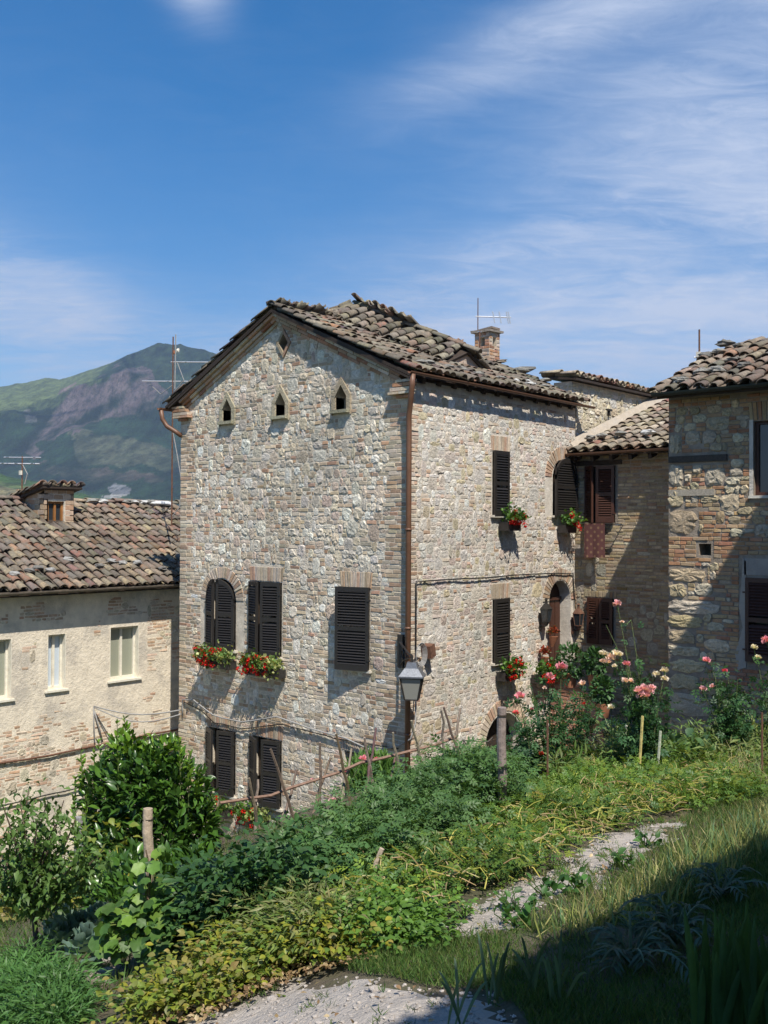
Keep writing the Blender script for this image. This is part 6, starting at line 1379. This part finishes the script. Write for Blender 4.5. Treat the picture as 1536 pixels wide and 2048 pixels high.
# ---- roses
M_PINK = M_PETAL
def rose_bloom(c, r, tone, t, nm='flower'):
    r = r*1.3; L = Leaves(); n = 26; u = unit(n, -.1); D = u+(0, 0, .25)
    L.add(leaf_tpl(1, .95, .35, -.1), c+u*r*.15, D, r*rng.uniform(.75, 1.1, n), np.array(tone)*rng.uniform(.8, 1.15, (n, 1)), up=-u, roll=.2); return L.build(nm, M_PINK, t)
PK = (.80, .33, .40); PL = (.86, .64, .58); CR = (.87, .77, .66); LP = (.83, .50, .54); RD = (.60, .03, .03)
def rose(lab, base_px, d, stems, blooms, leaf_n, seed=0, spread=16):
    b = at_depth(base_px[0], base_px[1], d); b[2] = min(b[2], tz(b)+.02) if tz(b) > b[2]-1.2 else b[2]
    t = empty('rose_bush', b, lab, 'rose bush'); g = G(); L = Leaves(); r0 = .006
    for (px, py, w) in stems:
        dd = d+rng.uniform(-.2, .2); e = at_depth(px, py, dd); a = b+rng.normal(0, .05, 3)*(1, 1, 0); m_ = (a+e)/2+rng.normal(0, .06, 3); pts = np.array([(1-s)**2*a+2*s*(1-s)*m_+s*s*e for s in np.linspace(0, 1, 9)])
        g.tube(pts, np.linspace(r0*1.6, r0*.5, 9), 5, (.10, .13, .05)); n = int(leaf_n*w*1.5); s = rng.uniform(.15, 1., n); P = np.array([np.interp(s, np.linspace(0, 1, 9), pts[:, k]) for k in range(3)]).T
        P = P+rng.normal(0, spread*d/FPX, (n, 3))*np.array((1, 1, .8)); D = unit(n)+(0, 0, -.1); L.add(CMP, P, D, rng.uniform(.075, .13, n), tones_of(G_ROSE, n))
    L.build('foliage', M_LEAF, t, 'stuff')
    for px, py, rp, tone in blooms:
        c = at_depth(px, py, d-.12); rose_bloom(c, rp*d/FPX, tone, t); j = np.argmin([abs(s_[0]-px)+abs(s_[1]-py) for s_ in stems]); e = at_depth(stems[j][0], stems[j][1], d); g.tube([c, (c+e)/2-(0, 0, .03), e], .004, 4, (.10, .16, .05))
    g.build('stem', M_BARK, t, 'stuff'); return t
rose('rose bush with one pink bloom beside the grey rough post', (1060, 1545), 9.6, [(1038, 1400, .8), (1050, 1440, 1), (1070, 1470, 1), (1030, 1450, .8), (1075, 1420, .6), (1085, 1500, .8), (1045, 1500, .8), (1015, 1480, .6)], [(1040, 1396, 9, PK), (1032, 1428, 6, (.7, .12, .12)), (1063, 1420, 4, PK), (1083, 1509, 5, RD)], 46)
rose('rose bush topped by twin coral pink blooms in front of the brick stair', (1105, 1560), 9.8, [(1100, 1350, .7), (1122, 1340, .4), (1090, 1390, 1), (1120, 1400, 1), (1070, 1390, .6), (1135, 1430, 1), (1105, 1440, 1), (1090, 1480, .7), (1140, 1480, .6), (1060, 1365, .4)], [(1124, 1337, 10, PK), (1100, 1357, 9, PK), (1089, 1377, 4, PL)], 42)
rose('rose bush with one faded pale bloom against the brick stair parapet', (1165, 1560), 10.1, [(1163, 1370, .6), (1175, 1400, 1), (1150, 1410, .9), (1185, 1410, .8), (1160, 1440, .6), (1165, 1385, .7), (1185, 1390, .6)], [(1164, 1370, 7, PL), (1168, 1408, 3, RD)], 38)
rose('tallest rose bush, with a dense cluster of pink blooms and cream ones above', (1296, 1545), 9.3, [(1236, 1215, .18), (1250, 1290, .25), (1262, 1240, .18), (1212, 1250, .15), (1225, 1300, .2), (1240, 1330, .8), (1275, 1310, .8), (1265, 1350, 1), (1250, 1380, 1), (1285, 1400, 1.2), (1305, 1360, .8), (1325, 1390, .8), (1240, 1420, .8), (1270, 1450, 1), (1310, 1440, .9), (1330, 1340, .5), (1300, 1480, 1), (1260, 1490, .6)],
     [(1234, 1210, 8, LP), (1208, 1310, 8, CR), (1222, 1318, 9, PL), (1232, 1310, 8, CR), (1216, 1326, 7, PL), (1240, 1312, 6, CR), (1206, 1324, 6, PL), (1254, 1330, 7, PK), (1250, 1364, 7, PL), (1262, 1364, 6, PL), (1228, 1334, 5, CR), (1244, 1245, 4, PL), (1312, 1351, 7, CR), (1328, 1343, 8, CR), (1328, 1360, 7, CR), (1276, 1384, 9, LP), (1288, 1380, 9, LP), (1298, 1386, 9, LP), (1282, 1394, 9, LP), (1294, 1394, 8, LP), (1304, 1378, 7, LP)], 40, spread=12)
rose('thin rose stem with a single white bloom in the dark gap of the stair', (1235, 1550), 9.9, [(1222, 1420, .4), (1235, 1440, .7), (1228, 1460, .7), (1240, 1470, .5)], [(1222, 1417, 7, (.85, .78, .66))], 30, spread=9)
rose('dense rose bush against the big dark stones of the corner house', (1465, 1520), 10.0, [(1420, 1320, .3), (1430, 1350, .7), (1455, 1350, .9), (1475, 1360, .9), (1440, 1390, 1), (1470, 1400, 1.2), (1490, 1380, .9), (1460, 1430, 1), (1485, 1430, .8), (1405, 1380, .4), (1450, 1470, .8), (1480, 1470, .6), (1510, 1400, .4)], [(1413, 1323, 7, PK), (1450, 1343, 5, (.7, .12, .2)), (1405, 1380, 7, LP), (1425, 1375, 6, LP)], 56, spread=15)
rose('rose bush cut by the frame edge with pale yellow blooms', (1560, 1500), 10.0, [(1515, 1320, .2), (1530, 1350, .6), (1545, 1310, .6), (1530, 1380, .5), (1550, 1400, 1)], [(1508, 1297, 6, (.86, .76, .55)), (1517, 1317, 6, (.88, .80, .66)), (1533, 1284, 9, PK)], 40)
rose('sparse rose with a small pink bud behind the crossed sticks', (700, 1625), 9.6, [(670, 1600, .6), (690, 1560, .3), (725, 1525, .3), (655, 1580, .3)], [(726, 1519, 7, PK), (693, 1545, 5, PK), (665, 1604, 7, LP), (753, 1521, 5, (.7, .15, .2)), (625, 1561, 4, LP)], 20, spread=10)
# potted greenery on the stair, in shade
for i, (px, py, r_, lab) in enumerate(((1140, 1325, 34, 'dark shaded foliage of a pot plant at the stair head'), (1190, 1325, 26, 'dark conical pot plant beside the lower brown shutters'), (1205, 1380, 24, 'shaded trailing pot plant half way down the stair'))):
    c = at_depth(px, py, [17.2, 17.0, 15.5][i]); t = empty('pot_plant', c-(0, 0, .28), lab, 'pot plant'); d_ = np.linalg.norm(c); n = 420
    P, u = ell(px, py, r_*.8, r_, c@FW, n, .6); Leaves().add(LFW, P, u+unit(n)*.6, rng.uniform(.06, .1, n), tones_of([(.04,.10,.03),(.055,.13,.04)], n)).build('foliage', M_LEAF, t, 'stuff')
    g = G(); c2 = c-(0, 0, r_*c[1]*0+.20); a = np.linspace(0, 2*math.pi, 11)[:-1]; g.add([c2+np.array((.13*math.cos(q), .13*math.sin(q), 0)) for q in a]+[c2+np.array((.09*math.cos(q), .09*math.sin(q), -.22)) for q in a], [(k, (k+1) % 10, 10+(k+1) % 10, 10+k) for k in range(10)]+[tuple(range(10)), tuple(range(10, 20))[::-1]]); g.build('pot', M_CLAY, t)
# rosemary like shrub by the pipe
P, u = ell(745, 1560, 52, 42, 10.6, 2400, .3); t = tag(Leaves().add(LFN, P, u*.2+np.column_stack([rng.normal(0, .25, (2400, 2)), np.ones(2400)]), rng.uniform(.10, .17, 2400), tones_of([(.10,.20,.04),(.13,.24,.05),(.08,.17,.03)], 2400)).build('conifer_shrub', M_LEAF), 'bright green feathery shrub in front of the gable corner', 'shrub')
P, u = ell(965, 1545, 26, 34, 9.2, 900, .3); t = tag(Leaves().add(LFN, P, u*.3+np.column_stack([rng.normal(0, .25, (900, 2)), np.ones(900)]), rng.uniform(.08, .14, 900), tones_of([(.16,.22,.08),(.12,.18,.05)], 900)).build('feathery_plant', M_LEAF), 'pale feathery plant leaning beside the grey rough post', 'plant')
# strappy plants: dried corn-like fronds, leeks, artichokes, iris
def strap(t, base, tip, bend, w, tone, m=None, n=8, name='leaf'):
    a = np.array(base); b = np.array(tip); c = (a+b)/2+np.array(bend); g = []; 
    s = np.linspace(0, 1, n+1)[:, None]; P = (1-s)**2*a+2*s*(1-s)*c+s*s*b; T = np.gradient(P, axis=0); T /= np.linalg.norm(T, axis=1)[:, None]
    sd_ = np.cross(T, rng.normal(0, .25, 3)+GF); sd_ /= np.linalg.norm(sd_, axis=1)[:, None]; ww = w*np.sin(np.pi*np.clip(s*.9+.10, 0, 1))[:, 0]**.6; nn = np.cross(sd_, T)
    V = np.vstack([P-sd_*ww[:, None]/2+nn*w*.15, P, P+sd_*ww[:, None]/2+nn*w*.15]); k = n+1
    F = [(i, i+1, k+i+1, k+i) for i in range(n)]+[(k+i, k+i+1, 2*k+i+1, 2*k+i) for i in range(n)]
    return fast_mesh(name, V, np.array(F), np.tile(np.array(tone)*rng.uniform(.85, 1.15), (len(V), 1)), m or M_GRASS, t)
def strappy(name, lab, cat, px, py, n, L0, w, tones, lean=.5, droop=.3, group=None, up=1.):
    b = gpt(px, py); t = empty(name, b, lab, cat, group)
    for i in range(n):
        a = rng.uniform(0, 2*math.pi); q = rng.uniform(.3, 1)*lean; l = L0*rng.uniform(.65, 1.1); tip = b+np.array((math.cos(a)*q*l, math.sin(a)*q*l, l*up*(1-.35*q)-droop*l*q)); strap(t, b+rng.normal(0, .012, 3)*(1, 1, 0), tip, (math.cos(a)*q*l*.1, math.sin(a)*q*l*.1, l*.32), w, tones[rng.integers(len(tones))])
    return t
LK_ = [(.10,.17,.10),(.13,.20,.12),(.08,.14,.08)]
strappy('leek', 'grey green leek bending on the bare soil at the bottom centre', 'leek', 912, 2052, 6, .24, .010, LK_, .55, .35)
strappy('leek', 'leek with upright grey leaves at the shadow edge on the soil', 'leek', 985, 2010, 7, .26, .011, LK_, .4, .2)
strappy('leek', 'leek in shade, the one between two other leeks', 'leek', 1062, 1990, 7, .26, .011, LK_, .5, .3)
strappy('leek', 'shaded leek nearest to the artichoke plants', 'leek', 1115, 2010, 7, .26, .011, LK_, .6, .3)
def artichoke(lab, px, py, s):
    b = gpt(px, py); t = empty('artichoke_plant', b, lab, 'artichoke')
    for i in range(11):
        a = i*2.4+rng.normal(0, .2); q = rng.uniform(.4, 1); l = s*rng.uniform(.7, 1.1); tip = b+np.array((math.cos(a)*q*l, math.sin(a)*q*l, l*.55-.25*l*q)); a0 = b; c = (a0+tip)/2+np.array((0, 0, l*.45)); n = 26
        o = G(); ss = np.linspace(0, 1, 8); o.tube([(1-u)**2*a0+2*u*(1-u)*c+u*u*tip for u in ss], np.linspace(.008, .003, 8), 4, (.12, .17, .09)); o.build('stalk', M_LEAF, t)
        s_ = rng.uniform(.2, 1, n)[:, None]; P = (1-s_)**2*a0+2*s_*(1-s_)*c+s_*s_*tip; T_ = (2*(1-s_)*(c-a0)+2*s_*(tip-c)); T_ /= np.linalg.norm(T_, axis=1)[:, None]; sd_ = np.cross(T_, (0, 0, 1.)); sd_ /= np.linalg.norm(sd_, axis=1)[:, None]+1e-6
        D = T_+sd_*np.where(np.arange(n) % 2, 1., -1.)[:, None]*1.3; v, f, k = stamp(LFN, P, D, rng.uniform(.06, .12, n)*s/.45, None, .3); fast_mesh('leaf', v, f, np.repeat(tones_of([(.06,.10,.05),(.075,.12,.065)], n), k, 0), M_LEAF, t)
artichoke('spiny artichoke plant in shade with arching grey leaves, nearer to the leeks', 1262, 1935, .30)
artichoke('spiny artichoke plant in shade, behind the nearer one', 1350, 1895, .32)
artichoke('spiny artichoke plant half lit, among the onion leaves', 1440, 1800, .28)
for i, (px, py, lab) in enumerate(((1415, 2070, 'clump of broad upright iris leaves at the bottom corner, nearest the leeks'), (1475, 2090, 'clump of iris leaves between two others in the bottom corner'), (1530, 2060, 'clump of iris leaves cut by the frame side in the bottom corner'))):
    b = gpt(px, py); t = empty('iris_clump', b, lab, 'iris')
    for k in range(15):
        a = rng.uniform(0, 6.28); q = rng.uniform(0, .32); l = rng.uniform(.22, .38); p0 = b+np.array((rng.normal(0, .05), rng.normal(0, .05), 0)); strap(t, p0, p0+np.array((math.cos(a)*q*l, math.sin(a)*q*l, l)), (0, 0, .03), .024, (.05, .115, .035))
g_ = [(.34,.30,.10),(.42,.36,.14),(.26,.26,.08)]
strappy('withered_plant', 'withered yellow plant with curling fronds behind the potatoes, under the stair', 'plant', 1195, 1562, 14, .34, .022, g_, .8, .35)
strappy('withered_plant', 'smaller withered yellow plant beside the other curling one', 'plant', 1262, 1572, 9, .26, .020, g_, .8, .3)
strappy('withered_plant', 'brownish curled plant near the thin iron rod below the coral roses', 'plant', 1120, 1560, 7, .36, .018, [(.30,.28,.12),(.22,.25,.08)], .8, .3)
for px, py, lab in ((1260, 1545, 'grassy green tuft beside the brick stair foot'), (1390, 1525, 'green tuft with broad blades by the corner house'), (1440, 1530, 'leafy green tuft below the dense rose bush')):
    strappy('grass_tuft', lab, 'grass tuft', px, py, 22, .30, .014, [(.12,.22,.04),(.16,.26,.05)], .5, .1)
for px, py, lab in ((1325, 1540, 'dark grey-green leafy weed behind the pale stakes'), (1385, 1545, 'low leafy weed between the stakes and the dense rose')):
    b = gpt(px, py); n = 70; t = empty('leafy_weed', b, lab, 'weed'); tag(Leaves().add(LFW, b+np.column_stack([rng.normal(0, .16, (n, 2)), rng.uniform(.03, .32, n)]), unit(n, -.1), rng.uniform(.08, .14, n), tones_of([(.07,.14,.06),(.09,.17,.06)], n)).build('foliage', M_LEAF, t, 'stuff'))
# squash leaves low in the patch
sq = patch([(700, 1800), (760, 1740), (860, 1700), (920, 1700), (880, 1760), (790, 1810)], 40)
n = len(sq); tag(Leaves().add(GERL, sq+(0, 0, .12), unit(n)*(1, 1, .2)+(0, 0, .2), rng.uniform(.06, .10, n), tones_of([(.09,.16,.05),(.11,.19,.06)], n)).build('squash_leaves', M_LEAF, None, 'stuff'), 'broad dull green squash leaves around the short bent stick', 'squash plants')

# ================================================================== houses outside the frame that cast the shade
for nm, lo, hi, lab in (('neighbouring_house', (1.2, -1.8, -3.5), (4.6, 4.7, 3.40), 'stone house beside the viewpoint shading the near grass'), ('tall_house', (-1.7, 10.2, -5), (5, 21, 6.53), 'tall stone house facing the corner house and shading it')):
    t = empty(nm, (lo[0]+2, (lo[1]+hi[1])/2, lo[2]), lab, 'house'); g = G(); g.box(lo, hi); wl_ = g.build('wall', M_MORTAR_D, t)
    f_ = Frame((lo[0], lo[1], 0), (0, 1, 0), (0, 0, 1), (-1, 0, 0)); place_pieces(masonry(f_, hi[1]-lo[1], hi[2]-lo[2]-.1, [], stone=.8, v0=lo[2]+.05, ch=.10, cs=.03, rows=(2, 3), stones=SST, bricks=RBR), wl_, nm, PM, limit=0)
    g = G(); e0, e1 = np.array((lo[0]-.3, lo[1]-.3, hi[2]+.05)), np.array((lo[0]-.3, hi[1]+.3, hi[2]+.05)); mid = (hi[0]+lo[0])/2-lo[0]+.3
    g.prism([e0, e1, e1+np.array((mid, 0, mid*.28)), e0+np.array((mid, 0, mid*.28))], (0, 0, .08)); g.prism([e0+np.array((2*mid, 0, 0)), e1+np.array((2*mid, 0, 0)), e1+np.array((mid, 0, mid*.28)), e0+np.array((mid, 0, mid*.28))], (0, 0, .08)); g.build('roof', M_CLAY, t)

# unseen foliage added along the eave, to give the house's shade a ragged edge
q = np.column_stack([rng.normal(.92, .07, 2600), rng.uniform(-2, 5.1, 2600), np.zeros(2600)]); q[:, 2] = 3.16+vnoise(q[:, 1], q[:, 1]*0, 1.6, 3)*.30+rng.normal(0, .10, 2600)
t = empty('shade_creeper', (.95, 1.5, 3.4), 'leaves added out of frame along the eave to roughen the shade edge', 'shade_creeper')
Leaves().add(VINE, q, unit(2600), rng.uniform(.06, .12, 2600), tones_of(G_BAY, 2600)).build('foliage', M_LEAF, t, 'stuff')
g = G(); g.tube([(.92, y, 3.36+.05*math.sin(y*3)) for y in np.linspace(-2, 5.1, 20)], .02, 6); g.build('stem', M_BARK, t)
